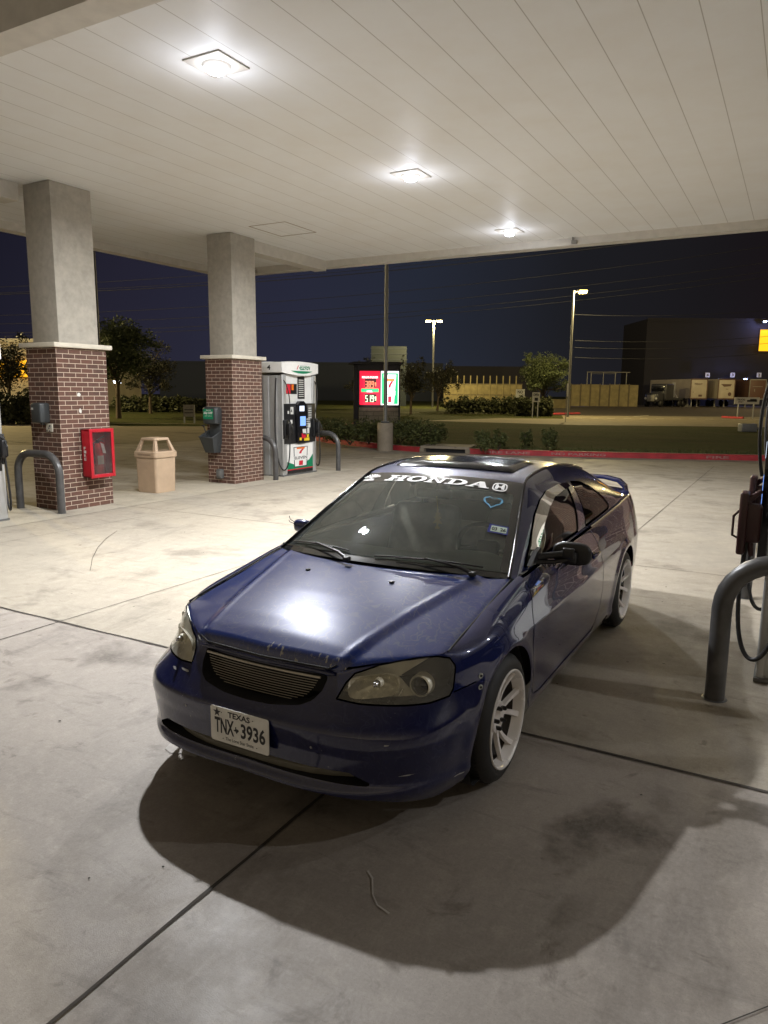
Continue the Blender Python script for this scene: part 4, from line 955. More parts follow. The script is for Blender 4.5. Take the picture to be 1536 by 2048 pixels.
b.add([(x,y,.14) for x,y in bed+far],[tuple(range(len(bed)+2))]); tag(b.build('lawn','lawn'),kind='structure')
# the street beyond and the yard across it
def gband(name,pts,z,m): 
    return sheet(name,[tuple(gnd(px,D)[:2]) for px,D in pts],z,m)
gband('street',[(-900,21),(-900,32),(405,36.5),(620,40),(1000,52),(1800,52),(1800,40.5),(1000,42),(620,34),(300,24)],.004,'street_concrete')
gband('yard',[(1140,58),(1060,66),(1085,150),(2600,150),(2600,50),(1536,52)],.006,'asphalt')
gband('yard_drive',[(1130,50),(1125,60),(1600,60),(1600,50)],.010,'street_concrete')
b=MB()
def gl(b,px0,D0,px1,D1,w,z): p,q=gnd(px0,D0),gnd(px1,D1); strip(b,(p.x,p.y),(q.x,q.y),w,z,0,.15)
gl(b,0,36.5,405,37.2,.16,.10); gl(b,405,37.2,620,41,.16,.10); gl(b,640,60,1090,58,.25,.14)
tag(b.build('street_kerb','kerb_concrete'),kind='structure')
b=MB()
for px0,D0,px1,D1 in ((1080,60,1160,64),(1448,57,1490,55),):
    p,q=gnd(px0,D0),gnd(px1,D1); b.tube([(p.x,p.y,.06),((p.x+q.x)/2,(p.y+q.y)/2-.4,.06),(q.x,q.y,.06)],.12,6)
tag(b.build('yard_kerb','kerb_red'),kind='structure')
b=MB()
for k in range(12): gl(b,1150+k*33,53.5,1166+k*33,53.4,.35,.018)
gl(b,1270,58,1300,62,.2,.018); tag(b.build('street_marks','road_paint'),kind='structure')
# ------------------------------------------------------------------ canopy
def build_canopy():
    cp=thing('canopy','wide white canopy with planked soffit over the fuel pumps','canopy',(0,0,0))
    X0c,X1c,Y0c,Y1c,Z=-10.45,17.2,1.19,11.16,4.66
    b=MB(); b.box((X0c,Y0c,Z),(X1c,Y1c,Z+.12)); b.build('soffit','soffit_panel',cp)
    b=MB(); t=.26
    for a,c in (((X0c-t,Y0c-t,4.52),(X1c+t,Y0c,5.5)),((X0c-t,Y1c,4.52),(X1c+t,Y1c+t,5.5)),((X0c-t,Y0c,4.52),(X0c,Y1c,5.5)),((X1c,Y0c,4.52),(X1c+t,Y1c,5.5))): b.box(a,c)
    b.box((X0c-t,Y0c-t,5.5),(X1c+t,Y1c+t,5.55)); b.build('fascia','trim_white',cp)
    b=MB(); b.box((-8.42,Y0c,4.42),(-8.08,4.0,Z-.001),0); b.build('soffit_beam','trim_white',cp); b=MB(); b.box((-7.92,8.40,4.44),(-7.62,Y1c,Z-.001),0); b.build('soffit_beam','trim_white',cp); b=MB(); b.box((2.0,8.4,4.44),(2.3,Y1c,Z-.001)); b.build('soffit_beam','trim_white',cp)
    b=MB()
    for p,q in (((-6.92,7.66),(-6.13,7.66)),((-6.13,7.66),(-6.13,8.6)),((-6.13,8.6),(-6.92,8.6)),((-6.92,8.6),(-6.92,7.66))): 
        x0,x1=sorted((p[0],q[0])); y0,y1=sorted((p[1],q[1])); b.box((x0-.006,y0-.006,Z-.006),(x1+.006,y1+.006,Z-.0005))
    b.build('access_panel','beige_dark',cp)
    b=MB(); 
    for x in (-9.7,-2.1): b=MB(); b.box((x,Y1c-.05,4.54),(x+.10,Y1c-.0,4.60)); b.tube([(x+.02,Y1c-.03,4.66),(x+.02,Y1c-.03,4.56)],.012,6); b.build('bracket','steel_dull',cp)
    return cp
build_canopy()
LY=(2.41,6.21,10.10)
def canopy_light(x,y,label,k=1.0):
    t=thing('canopy_light',label,'ceiling light',(x,y,4.66),0,'recessed canopy lights')
    b=MB(); b.box((-.21,-.21,-.014),(.21,.21,-.001),0,.005); b.lathe([(-.014,.13),(-.034,.11),(-.036,.085)],28,'z'); 
    b.build('housing','trim_white',t)
    b=MB(); b.lathe([(-.035,.085),(-.070,.080),(-.082,.06),(-.082,0)],28,'z'); b.build('lens','led_lens',t)
    ld=bpy.data.lights.new('canopy_light_beam','AREA'); ld.shape='DISK'; ld.size=.15; ld.energy=LP*k; ld.color=(.965,.98,1.0); ld.spread=radians(172)
    lo=bpy.data.objects.new('canopy_light_beam',ld); SC.collection.objects.link(lo); lo.parent=t; lo.location=(0,0,-.095)
    pd=bpy.data.lights.new('canopy_light_glow','POINT'); pd.energy=LP*.030; pd.shadow_soft_size=.09; pd.color=(.86,.88,1.0)
    po=bpy.data.objects.new('canopy_light_glow',pd); SC.collection.objects.link(po); po.parent=t; po.location=(0,0,-.36)
LP=210
for y,k,l in zip(LY,(1.65,1.1,1.05),('biggest glaring light in the canopy, nearest to the camera','glaring light in the middle of the canopy, above the far end of the car','smallest glaring light near the far edge of the canopy')): canopy_light(-2.95,y,l,k)
for y,l in zip(LY,('light over the bay to the right of the car, nearest','light over the bay to the right of the car, middle','light over the bay to the right of the car, farthest')): canopy_light(7.0,y,l,.42)
# ------------------------------------------------------------------ columns
def column(x,y,label):
    t=thing('canopy_column',label,'column',(x,y,0),0,'brick and stucco canopy columns')
    b=MB(); b.box((-.33,-.44,0),(.33,.44,2.37)); b.build('brick_base','brick',t)
    b=MB(); b.box((-.40,-.51,2.372),(.40,.51,2.44),0,.012); b.build('capstone','cast_stone',t)
    b=MB(); b.box((-.29,-.345,2.441),(.29,.345,4.655),0,.006); b.build('shaft','stucco',t); return t
c1=column(-7.80,4.42,'brick and stucco column with the red fire extinguisher cabinet on it')
c2=column(-7.80,8.19,'brick and stucco column behind the trash can, carrying the squeegee bucket')
column(2.12,4.80,'brick column at the right edge beside the near pump'); column(2.12,8.4,'brick column on the right island farther back, seen in the car paint')
# ------------------------------------------------------------------ U-shaped guards
def guard(x,y,label,rx=.055):
    b=MB(); w=.525-.055; R=.29; H=.90-.055; pts=[(-w,0,0),(-w,0,.3),(-w,0,H-R)]
    pts+=[(-w+R-R*cos(a),0,H-R+R*sin(a)) for a in [pi/2*k/8 for k in range(1,9)]]+[(0,0,H)]
    pts+=[(w-R+R*sin(a),0,H-R+R*cos(a)) for a in [pi/2*k/8 for k in range(0,9)]]+[(w,0,.3),(w,0,0)]
    b.tube(pts,rx,16); b.lathe([(0,.072),(.004,.060)],16,'z',(-w,0,.002)); b.lathe([(0,.072),(.004,.060)],16,'z',(w,0,.002))
    return tag(b.build('bollard_guard','guard_paint',None,(x,y,0)),label,'guard rail','U-shaped pump guards')
guard(-7.785,3.80,'dark U-shaped pipe guard in front of the extinguisher column'); guard(-7.70,8.72,'dark U-shaped pipe guard between the bucket column and pump 4'); guard(-7.62,10.92,'dark U-shaped pipe guard on the far side of pump 4')
guard(2.035,1.50,'large dark U-shaped pipe guard in the right foreground',.056); guard(2.05,4.02,'dark U-shaped pipe guard behind the black fuel nozzle at the right edge')
# ------------------------------------------------------------------ fuel dispensers
def seven(b,O,X,Y,mo,mr,mg=None):      # numeral in two colours inside a unit box
    put_poly(b,[(.14,.98),(.90,.98),(.90,.90),(.84,.80),(.14,.80)],O,X,Y,mo)
    put_poly(b,[(.84,.79),(.905,.89),(.70,.62),(.60,.46),(.56,.28),(.36,.28),(.38,.44),(.46,.60),(.62,.79)],O,Vector(X),Vector(Y),mr)
def dispenser(x,y,label,num='4'):
    t=thing('fuel_dispenser',label,'fuel pump',(x,y,0),0,'fuel pumps on the islands')
    D_,L=.33,.60
    b=MB(); b.box((-D_+.03,-L,0.02),(D_-.03,L,2.10),0,.008)
    for sy in (-1,1):
        for sx in (-1,1): b.box((sx*(D_-.05),sy*(L-.13),0.0),(sx*D_,sy*(L+.01),2.12),0,.015)
        b.box((-.20,sy*(L),.02),(-.02,sy*(L+.022),2.1),0,.008); b.box((.04,sy*L,.02),(.19,sy*(L+.022),2.1),0,.008)
    b.build('cabinet','silver_panel',t)
    for sx in (1,-1):
        fx=sx*D_
        F=lambda u,z,o=0.0: Vector((fx+sx*o,(-sx*0)+ (u-.5)*2*(L-.13)*sx,z))   # u runs left to right as seen from that side
        Lv=Vector((0,2*(L-.13)*sx,0))
        # upper recess panel
        b=MB(); b.box((sx*(D_-.07),-(L-.13),1.52),(sx*(D_-.029),(L-.13),2.12),0); 
        o=-.022
        def R(b,u0,z0,u1,z1,mi,off): 
            p,q=F(u0,z0,off),F(u1,z1,off); b.add([tuple(p),(q.x,q.y,p.z),tuple(q),(p.x,p.y,q.z)],[(0,1,2,3)],mi)
        R(b,.0,1.72,.42,1.93,1,-.02); R(b,.22,1.80,.30,1.92,2,-.018); R(b,.02,1.73,.18,1.92,3,-.018); R(b,.45,1.62,.72,2.08,1,-.02)
        for k in range(9): R(b,.49,1.66+.043*k,.68,1.675+.043*k,4,-.017)
        R(b,.06,1.55,.38,1.70,4,-.02)
        b.build('upper_panel',['silver_light','black_plastic','label_orange','label_red','sign_face'],t)
        # console
        b=MB(); b.box((sx*(D_-.06),-(L-.03),.68),(sx*(D_+.006),(L-.03),1.52),0,.012); 
        b.prism([(-.17,.70),(.17,.70),(.19,1.30),(.15,1.50),(.06,1.57),(-.06,1.57),(-.15,1.50),(-.19,1.30)],0,sx*(D_-.02),sx*(D_+.065),1)
        e=.070
        R(b,.39,1.36,.57,1.47,2,e); R(b,.41,1.05,.62,1.25,3,e)
        for k in range(3):
            for j in range(4): R(b,.66+.05*k,1.02+.05*j,.69+.05*k,1.05+.05*j,4,e)
        R(b,.50,.86,.64,.98,4,e); R(b,.68,.88,.76,1.0,4,e)
        e2=.009
        R(b,.10,1.30,.24,1.45,4,e2); R(b,.02,1.31,.08,1.37,4,e2); R(b,.06,1.10,.20,1.18,4,e2); R(b,.80,1.18,.96,1.48,5,e2); R(b,.82,1.0,.90,1.1,4,e2)
        for k in range(5): R(b,.82,1.21+.05*k,.94,1.225+.05*k,4,e2+.002)
        R(b,.46,.78,.62,.89,6,e); R(b,.38,.74,.46,.80,7,e); R(b,.55,.725,.76,.79,7,e); R(b,.66,.80,.74,.86,7,e)
        p=F(.14,1.32,e2+.004); put_text(b,num,tuple(p),(0,.05*sx,0),(0,0,.10),8,.02)
        b.build('console',['black_plastic','black_gloss','screen_white','screen_blue','sign_face','grey_box','label_red','label_yellow','ink'],t)
        # lower panel with the seven logo, white fading to green in bands
        b=MB(); b.box((sx*(D_-.05),-(L-.12),.05),(sx*(D_-.004),(L-.12),.665),0)
        R(b,0,.05,1,.66,0,-.002); R(b,0,.05,1,.115,4,.001)
        put=lambda poly,mi,off: b.add([tuple(F(u,z,off)) for u,z in poly],[tuple(range(len(poly)))],mi)
        if x<0: put([(0,.135),(1,.135),(1,.42),(.85,.30),(.55,.22),(.25,.235),(0,.30)],1,.0005)
        put([(0,.115),(1,.115),(1,.137),(0,.137)],3 if x<0 else 4,.0018)
        if x>0: b.build('lower_panel',['silver_light','label_green','label_orange','label_red','ink','ink'],t)
        if x<0: put([(.26,.17),(.76,.17),(.79,.60),(.24,.60)],4,.0024); put([(.285,.185),(.735,.185),(.765,.588),(.265,.588)],0,.003)
        if x>0: O=None
        else: O=F(.30,.40,.004); X=Lv*.42; Y=Vector((0,0,.19)); seven(b,O,X,Y,2,3); put([(.44,.20),(.59,.20),(.60,.30),(.45,.30)],3,.004)
        if x<0: put([(.25,.325),(.78,.325),(.78,.40),(.25,.40)],0,.0045); put_text(b,'ELEVEN',tuple(F(.27,.335,.006)),tuple(Lv*.49),(0,0,.058),5,.02)
        if x<0: b.build('lower_panel',['white_paint','label_green','label_orange','label_red','ink','ink'],t)
        # hoses and nozzles
        for side,nm in ((-1,'a'),(1,'b')):
            yy=side*(L-.04); h=MB(); out=sx*(D_+.05)
            pts=[(sx*(D_-.03),yy,2.02),(sx*(D_+.08),yy*.97,1.96),(sx*(D_+.13),yy*.92,1.7),(sx*(D_+.10),yy*.86,1.42),(sx*(D_+.07),yy*.80,1.28)]
            def bez(P,n=24):
                q=[]
                for i in range(n+1):
                    u=i/n; A=[Vector(p) for p in P]
                    while len(A)>1: A=[A[j].lerp(A[j+1],u) for j in range(len(A)-1)]
                    q.append(A[0])
                return q
            h.tube(bez(pts),.011,8)
            h.tube(bez([(sx*.45,side*.54,.88),(sx*.49,side*.56,.30),(sx*.49,side*.60,-.10),(sx*.20,side*.68,-.10),(sx*.15,side*.69,.4),(sx*.16,side*.67,1.2),(sx*.19,side*.63,2.05)],50),.014,10)
            h.build('hose','black_rubber',t)
            n=MB(); M=Matrix.Translation((sx*(D_+.10),side*.53,.99))@Matrix.Scale(1.22,4)
            n.box((-.045,-.035,-.10),(.045,.035,.10),0,.02,M); n.tube([M@Vector((0,0,-.10)),M@Vector((sx*-.01,0,-.17))],[.020,.015],10,0); n.tube([M@Vector((0,0,.06)),M@Vector((sx*.03,0,.11)),M@Vector((-sx*.03,-side*.05,.16))],[.028,.024,.015],10,0)
            n.tube([M@Vector((sx*.045,0,.08)),M@Vector((sx*.085,0,.03)),M@Vector((sx*.085,0,-.07)),M@Vector((sx*.02,0,-.10))],.008,8,0); n.box((-.06,-.06,-.16),(-.02,.06,.16),0,.012,M) if sx<0 else n.box((-.09,-.06,-.16),(-.04,.06,.16),0,.012,M)
            n.build('nozzle','maroon_plastic' if x>0 else 'black_plastic',t)
    # illuminated-looking top valance with curved lower edge
    b=MB(); V=[]
    for sx in (1,-1):
        n=20; row=[]
        for k in range(n+1):
            u=-1+2*k/n; bow=.050*(1-u*u); V+=[(sx*(D_+.02+bow),u*(L+.03),2.16-.055*(1-u*u)),(sx*(D_+.035+bow),u*(L+.05),2.36+.03*(1-u*u)),(sx*(D_-.02),u*(L+.05),2.37+.03*(1-u*u)),(sx*(D_-.02),u*(L+.03),2.16-.055*(1-u*u))]
        o=0 if sx==1 else (n+1)*4
        b.add(V[o:o+(n+1)*4],[tuple((i*4+j,(i+1)*4+j,(i+1)*4+(j+1)%4,i*4+(j+1)%4)[::sx]) for i in range(n) for j in range(4)],0,False)
    b.box((-D_+.0,-(L+.05),2.155),(D_-.0,(L+.05),2.37),0,.01); b.box((-D_-.03,-(L+.055),2.16),(D_+.03,-(L+.02),2.365),0,.008); b.box((-D_-.03,(L+.02),2.16),(D_+.03,(L+.055),2.365),0,.008)
    for sx in (1,-1):
        fx=sx*(D_+.074); P=lambda u,z:(fx+sx*.004-sx*.050*u*u-(0),u*(L+.03)*sx,z)
        g=[P(-.62+1.24*k/16,2.20) for k in range(17)]; g2=[P(-.62+1.24*k/16,2.20+(-.055)*(1-((-.62+1.24*k/16)/.62)**2)) for k in range(17)]
        b.add(g+g2,[(i,i+1,17+i+1,17+i) for i in range(16)],1)
        vs,fs=textgeo('-ELEVEN',.03); b.add([tuple(Vector(P(-.20+.64*a+.03*c,2.225+.11*c))+Vector((sx*.003,0,0))) for a,c in vs],fs,1)
        vs,fs=textgeo('7',.03); b.add([tuple(Vector(P(-.33+.12*a+.03*c,2.225+.115*c))+Vector((sx*.003,0,0))) for a,c in vs],fs,2)
    put_text(b,num,(-.02,-(L+.058),2.21),(.09,0,0),(0,0,.10),3,.02)
    b.build('top_valance',['white_paint','label_green','label_red','ink'],t)
    b=MB(); b.box((-D_-.01,-L-.02,0.004),(D_+.01,L+.02,.03),0); b.build('base_plate','grey_box',t)
    return t
dispenser(-7.77,9.86,'silver and green fuel pump number 4 behind the bucket column')
dispenser(-7.77,2.45,'fuel pump cut off by the left edge, hose looping beside the guard','2'); dispenser(2.09,2.52,'fuel pump cut off by the right edge, only its black nozzle and hose showing','5')
# ------------------------------------------------------------------ things on the columns
t=thing('fire_extinguisher_cabinet','red cabinet with a clear front on the left brick column','cabinet',(-7.462,4.53,.83))
b=MB(); w,h,d=.215,.36,.19
for a,c in (((0,-w,-h),(.02,w,h)),((0,-w,-h),(d,-w+.02,h)),((0,w-.02,-h),(d,w,h)),((0,-w,-h),(d,w,-h+.02)),((0,-w,h-.02),(d,w,h))): b.box(a,c,0,.004)
for a,c in (((d-.01,-w-.008,-h-.008),(d+.012,-w+.045,h+.008)),((d-.01,w-.045,-h-.008),(d+.012,w+.008,h+.008)),((d-.01,-w+.045,-h-.008),(d+.012,w-.045,-h+.045)),((d-.01,-w+.045,h-.045),(d+.012,w-.045,h+.008))): b.box(a,c,0,.006)
b.build('case','red_plastic',t)
b=MB(); b.add([(d,-w+.04,-h+.04),(d,w-.04,-h+.04),(d,w-.04,h-.04),(d,-w+.04,h-.04)],[(0,1,2,3)]); b.build('window','cabinet_glass',t)
b=MB()
for k,ch in enumerate('FIRE'): put_text(b,ch,(.06+.0,-w-.009,.06-.055*k),(.05,0,0),(0,0,.042),0,.02)
b.build('lettering','sign_face',t)
t=thing('fire_extinguisher','red fire extinguisher with white tags inside the wall cabinet','fire extinguisher',(-7.365,4.53,.49))
b=MB(); b.lathe([(0,0),(0,.06),(.02,.075),(.38,.075),(.43,.06),(.46,.03),(.48,.025),(.50,.0)],28,'z'); b.build('cylinder','ext_red',t)
b=MB(); b.box((-.02,-.02,.48),(.02,.02,.54),0,.006); b.tube([(0,0,.53),(.0,.06,.56),(0,.12,.58)],.010,8); b.tube([(0,0,.51),(0,.07,.52),(0,.11,.50)],.009,8); b.tube([(0,-.02,.51),(.02,-.09,.49),(.03,-.10,.35),(.02,-.09,.18)],.012,8); b.build('valve','black_plastic',t)
b=MB(); b.add([(.078*cos(a),.078*sin(a),z) for z in (.17,.30) for a in [-.8+1.6*k/8 for k in range(9)]],[(i,i+1,10+i,9+i) for i in range(8)],0,True); b.prism([(-.02,.50),(.04,.47),(.075,.33),(.02,.34)],0,.085,.087); b.build('paper_tag','paper',t)
t=thing('paper_towel_dispenser','small dark towel dispenser on the left face of the extinguisher column','dispenser',(-7.78,3.98,1.43))
b=MB(); b.prism([(-.16,-.14),(0,-.14),(0,.15),(-.13,.16),(-.17,.10)],0,-.11,.11) if False else b.box((-.11,-.17,-.14),(.11,0,.15),0,.03); b.tube([(0,-.06,-.13),(0,-.06,-.17)],.03,10); b.build('shell','dark_plastic',t)
b=MB(); b.box((-.085,-.172,.05),(-.04,-.1705,.08)); b.build('badge','sign_face',t)
b=MB(); b.box((-.075,-.012,-.06),(.075,0,.06),0,.004); 
for k in range(9): x,z=random.uniform(-.06,.06),random.uniform(-.05,.05); b.box((x-.014,-.0150,z-.01),(x+.014,-.0122,z+.012),1 if k%2 else 2)
tag(b.build('outlet_cover',['cast_stone','sign_face','grey_box'],None,(-7.70,3.978,1.22)),'weathered pale sticker plate below the towel dispenser','sticker')
t=thing('squeegee_station','dark windshield wash station with towel box and bucket on the second column','wash station',(-7.90,7.75,1.0))
b=MB(); b.box((-.17,-.20,.14),(.17,-.0,.47),0,.045); b.box((-.14,-.035,-.25),(.14,0,.2),0,.01); b.build('towel_box','dark_plastic',t)
b=MB(); b.add([(-.135,-.203,.24),(.115,-.203,.24),(.115,-.203,.43),(-.135,-.203,.43)],[(0,1,2,3)],0); put_text(b,'SAVE',(-.06,-.205,.395),(.12,0,0),(0,0,.022),1,.03); put_text(b,'35¢ OFF',(-.12,-.205,.325),(.22,0,0),(0,0,.055),1,.05); put_text(b,'per gallon',(-.09,-.205,.29),(.17,0,0),(0,0,.02),1,.02); b.build('ad_label',['label_green','sign_face'],t)
b=MB(); b.add([(-.17,-.30,-.10),(.17,-.30,-.10),(.17,-.02,.02),(-.17,-.02,.02),(-.11,-.20,-.40),(.11,-.20,-.40),(.11,-.02,-.40),(-.11,-.02,-.40)],[(4,5,1,0),(5,6,2,1),(6,7,3,2),(7,4,0,3),(7,6,5,4)],0)
b.tube([(-.17,-.30,-.10),(.17,-.30,-.10),(.17,-.02,.02),(-.17,-.02,.02),(-.17,-.30,-.10)],.012,8); b.add([(-.15,-.27,-.14),(.15,-.27,-.14),(.15,-.04,-.10),(-.15,-.04,-.10)],[(0,1,2,3)],1); b.build('bucket',['dark_plastic','recess_black'],t)
b=MB(); b.tube([(-.02,-.15,-.2),(-.09,-.20,.0),(-.13,-.22,.12)],.010,8); b.box((-.16,-.24,.10),(-.09,-.20,.13),0,.008); b.build('squeegee','black_plastic',t)
b=MB(); b.box((-.06,-.09,-.09),(.06,0,.09),0,.012); b.box((-.05,-.11,-.06),(.05,-.085,.06),0,.01); tag(b.build('outlet_box','grey_box',None,(-7.79,7.748,.19)),'small grey weatherproof outlet box low on the bucket column','outlet box')
b=MB(); b.box((-.04,-.02,-.03),(.05,.0,.02),0,.006); 
for nm,y,z in (('paint_splat',4.33,1.70),('paint_splat',4.34,1.46)):
    b=MB(); b.add([(.0015,.028*cos(a)*random.uniform(.7,1.2),.034*sin(a)*random.uniform(.7,1.2)) for a in [2*pi*k/11 for k in range(11)]],[tuple(range(11))]); tag(b.build(nm,'sign_face',None,(-7.47,y,z)),'upper white paint splat on the brick of the extinguisher column' if z>1.6 else 'lower white paint splat on the brick of the extinguisher column','paint splat')
# ------------------------------------------------------------------ trash can
t=thing('trash_can','beige plastic trash can with an open domed lid between the two columns','trash can',(-7.96,6.24,0),radians(1))
b=MB(); V=[]
def rr(w,d,r,z,n=5): return [(cx+r*cos(radians(a0+90*k/n)),cy+r*sin(radians(a0+90*k/n)),z) for cx,cy,a0 in ((w-r,d-r,0),(-w+r,d-r,90),(-w+r,-d+r,180),(w-r,-d+r,270)) for k in range(n+1)]
def loft(b,rings,mi=0,cap=True):
    V=[p for r in rings for p in r]; n=len(rings[0]); b.add(V,[(i*n+j,i*n+(j+1)%n,(i+1)*n+(j+1)%n,(i+1)*n+j) for i in range(len(rings)-1) for j in range(n)],mi,False)
    if cap: b.add(rings[-1],[tuple(range(n))],mi)
loft(b,[rr(.232,.232,.05,.0),rr(.235,.235,.05,.02),rr(.247,.247,.05,.60),rr(.245,.245,.05,.615)]); b.build('bin','beige_plastic',t)
b=MB(); loft(b,[rr(.262,.262,.05,.615),rr(.268,.268,.05,.63),rr(.268,.268,.05,.71),rr(.255,.255,.05,.725)])
for sx in (-1,1):
    for sy in (-1,1): b.add([(sx*.235,sy*.235,.72),(sx*.17,sy*.235,.72),(sx*.125,sy*.165,.93),(sx*.165,sy*.165,.93),(sx*.235,sy*.17,.72),(sx*.165,sy*.125,.93),(sx*.17,sy*.17,.72),(sx*.125,sy*.125,.93)],[(0,1,2,3),(0,3,5,4),(4,5,7,6),(6,7,2,1)],0)
loft(b,[rr(.175,.175,.03,.915),rr(.178,.178,.03,.93),rr(.165,.165,.03,.955)]); b.add([(-.2,-.2,.726),(.2,-.2,.726),(.2,.2,.726),(-.2,.2,.726)],[(0,1,2,3)],1)
b.box((-.15,-.272,.655),(.15,-.266,.685),1); b.build('lid',['beige_plastic','beige_dark'],t)
# ------------------------------------------------------------------ foliage
def leaves(name,m,blobs,n,size,parent=None,flat=.6,droop=0):
    b=MB(); tot=sum(r[3]*r[4]*r[5] for r in blobs)
    for cx,cy,cz,rx,ry,rz in blobs:
        k=int(n*rx*ry*rz/tot); cl=[(random.gauss(0,.42),random.gauss(0,.42),random.gauss(0,.42)) for _ in range(max(6,k//26))]
        for _ in range(k):
            a,e,c_=random.choice(cl); x=a+random.gauss(0,.17); y=e+random.gauss(0,.17); z=c_+random.gauss(0,.15); q=sqrt(x*x+y*y+z*z)
            if q>1.12: continue
            s=size*random.uniform(.5,1.3); u=Vector((random.gauss(0,1),random.gauss(0,1),random.gauss(0,flat))).normalized(); v=u.cross(Vector((random.gauss(0,1),random.gauss(0,1),random.gauss(0,1)))).normalized(); p=Vector((cx+x*rx,cy+y*ry,cz+z*rz))
            b.v+= [tuple(p-u*s),tuple(p+v*s*.42),tuple(p+u*s),tuple(p-v*s*.42)]; o=len(b.v); b.f.append((o-4,o-3,o-2,o-1)); b.mi.append(0); b.sm.append(False)
    return b.build(name,m,parent)
def tree(px,D,h,wd,label,m='tree_leaves',n=9000,seed=1,lean=0,bare=False,dens=1,basez=0.0):
    random.seed(seed); g=gnd(px,D,basez); t=thing('tree',label,'tree',tuple(g),0,'trees beyond the forecourt')
    b=MB(); b.tube([(0,0,0),(lean*.2,0,h*.15),(lean*.5,0.05,h*.33),(lean*.8,0,h*.55)],[h*.026,h*.020,h*.016,h*.006],8)
    bl=[(lean*.6,0,h*.62,wd*.34,wd*.34,h*.27)]
    for k in range(13):
        a=2*pi*k/13+random.uniform(-.4,.4); r=wd*random.uniform(.12,.44); z=h*random.uniform(.38,.92); q=(r*cos(a)+lean*.6,r*sin(a),z)
        b.tube([(lean*.35,0,h*random.uniform(.2,.4)),(q[0]*.5,q[1]*.5,z*.85),(q[0],q[1],z)],[h*.009,h*.006,h*.002],5); bl.append((q[0],q[1],z,wd*random.uniform(.08,.21),wd*random.uniform(.08,.21),h*random.uniform(.06,.15)))
    b.build('trunk','bark',t); leaves('crown',m,bl,int(n*dens*1.5),h*.016,t); return t
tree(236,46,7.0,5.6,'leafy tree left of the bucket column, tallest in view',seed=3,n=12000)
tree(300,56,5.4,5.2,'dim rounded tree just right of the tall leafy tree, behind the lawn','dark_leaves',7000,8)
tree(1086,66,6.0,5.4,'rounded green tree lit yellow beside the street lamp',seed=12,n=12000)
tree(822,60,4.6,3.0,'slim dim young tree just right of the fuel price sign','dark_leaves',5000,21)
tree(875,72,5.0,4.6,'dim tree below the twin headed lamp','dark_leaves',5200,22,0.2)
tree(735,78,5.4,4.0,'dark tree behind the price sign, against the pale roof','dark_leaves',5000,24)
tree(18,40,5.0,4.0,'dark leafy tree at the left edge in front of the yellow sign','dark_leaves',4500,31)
def shrub(x,y,z,r,h,label,m='shrub_leaves',n=2600,seed=1,size=.045,grp='shrubs in the landscaped strip'):
    random.seed(seed); t=thing('shrub',label,'shrub',(x,y,z),0,grp)
    b=MB()
    for k in range(7): a=random.uniform(0,2*pi); b.tube([(0,0,0),(r*.3*cos(a),r*.3*sin(a),h*.4),(r*.6*cos(a),r*.6*sin(a),h*.75)],[.018,.012,.005],5)
    b.build('stems','bark',t); bl=[(0,0,h*.5,r*.8,r*.8,h*.5)]
    for k in range(5): a=random.uniform(0,2*pi); bl.append((r*.55*cos(a),r*.55*sin(a),h*random.uniform(.35,.75),r*.5,r*.5,h*.32))
    leaves('leaves',m,bl,n,size,t)
SH=[(668,23.5,.85,.8,'broad shrub at the left foot of the price sign'),(700,22.6,.8,.75,'dark shrub in front of the left side of the price sign base'),(738,23.2,.7,.85,'shrub between the price sign and the concrete pole base'),(800,23.0,.8,.85,'shrub touching the right of the concrete pole base'),(838,22.4,.85,.85,'largest spreading shrub right of the pole base'),(866,23.4,.6,.65,'shrub at the right end of the row by the price sign'),
    (965,20.6,.28,.60,'small shrub behind the kerb, leftmost of the four in the grass'),(1000,21.0,.28,.60,'small shrub behind the kerb, second from the left in the grass'),(1056,21.3,.22,.60,'small shrub behind the kerb, third from the left in the grass'),(1106,20.9,.30,.66,'small shrub behind the kerb, rightmost of the four in the grass')]
for i,(px,D,r,h,l) in enumerate(SH): g=gnd(px,D); shrub(g.x,g.y,.14,r,h,l,seed=40+i,n=3200 if i<6 else 1500)
random.seed(77)
for px,D,w_,hh,l in ((990,62,7.4,1.5,'long dark hedge in front of the fenced yard'),(1065,58,2.6,1.5,'round dark hedge behind the two-post sign'),(330,60,7,1.3,'long low dark hedge across the street, left of the bucket column'),(36,37,3.2,1.7,'dense hedge beside the road at the left edge'),(420,64,6,1.2,'dark hedge across the street between the column and pump 4')):
    g=gnd(px,D); t=thing('hedge',l,'hedge',tuple(g),YAW,'hedges across the street'); leaves('leaves','hedge_leaves',[(-w_/2+w_*k/6,random.uniform(-.2,.2),hh*.45,w_/8,.8,hh*.55*random.uniform(.8,1.15)) for k in range(7)],9000,.15,t)
random.seed(99)
# tufts that break the straight edge of the lawn
b=MB()
for k in range(5200):
    i=random.random(); P=poly_offset(KR if i>.35 else KP[3:],.30); a=random.randrange(len(P)-1); q=Vector(P[a]).lerp(Vector(P[a+1]),random.random()); off=abs(random.gauss(0,.5)); x,y=q.x+random.gauss(0,.1),q.y+off; hgt=random.uniform(.03,.09); an=random.uniform(0,pi); w_=.012
    b.v+=[(x-w_*cos(an),y-w_*sin(an),.14),(x+w_*cos(an),y+w_*sin(an),.14),(x+random.gauss(0,.03),y+random.gauss(0,.03),.14+hgt)]; o=len(b.v); b.f.append((o-3,o-2,o-1)); b.mi.append(0); b.sm.append(False)
tag(b.build('grass','shrub_leaves'),kind='stuff')
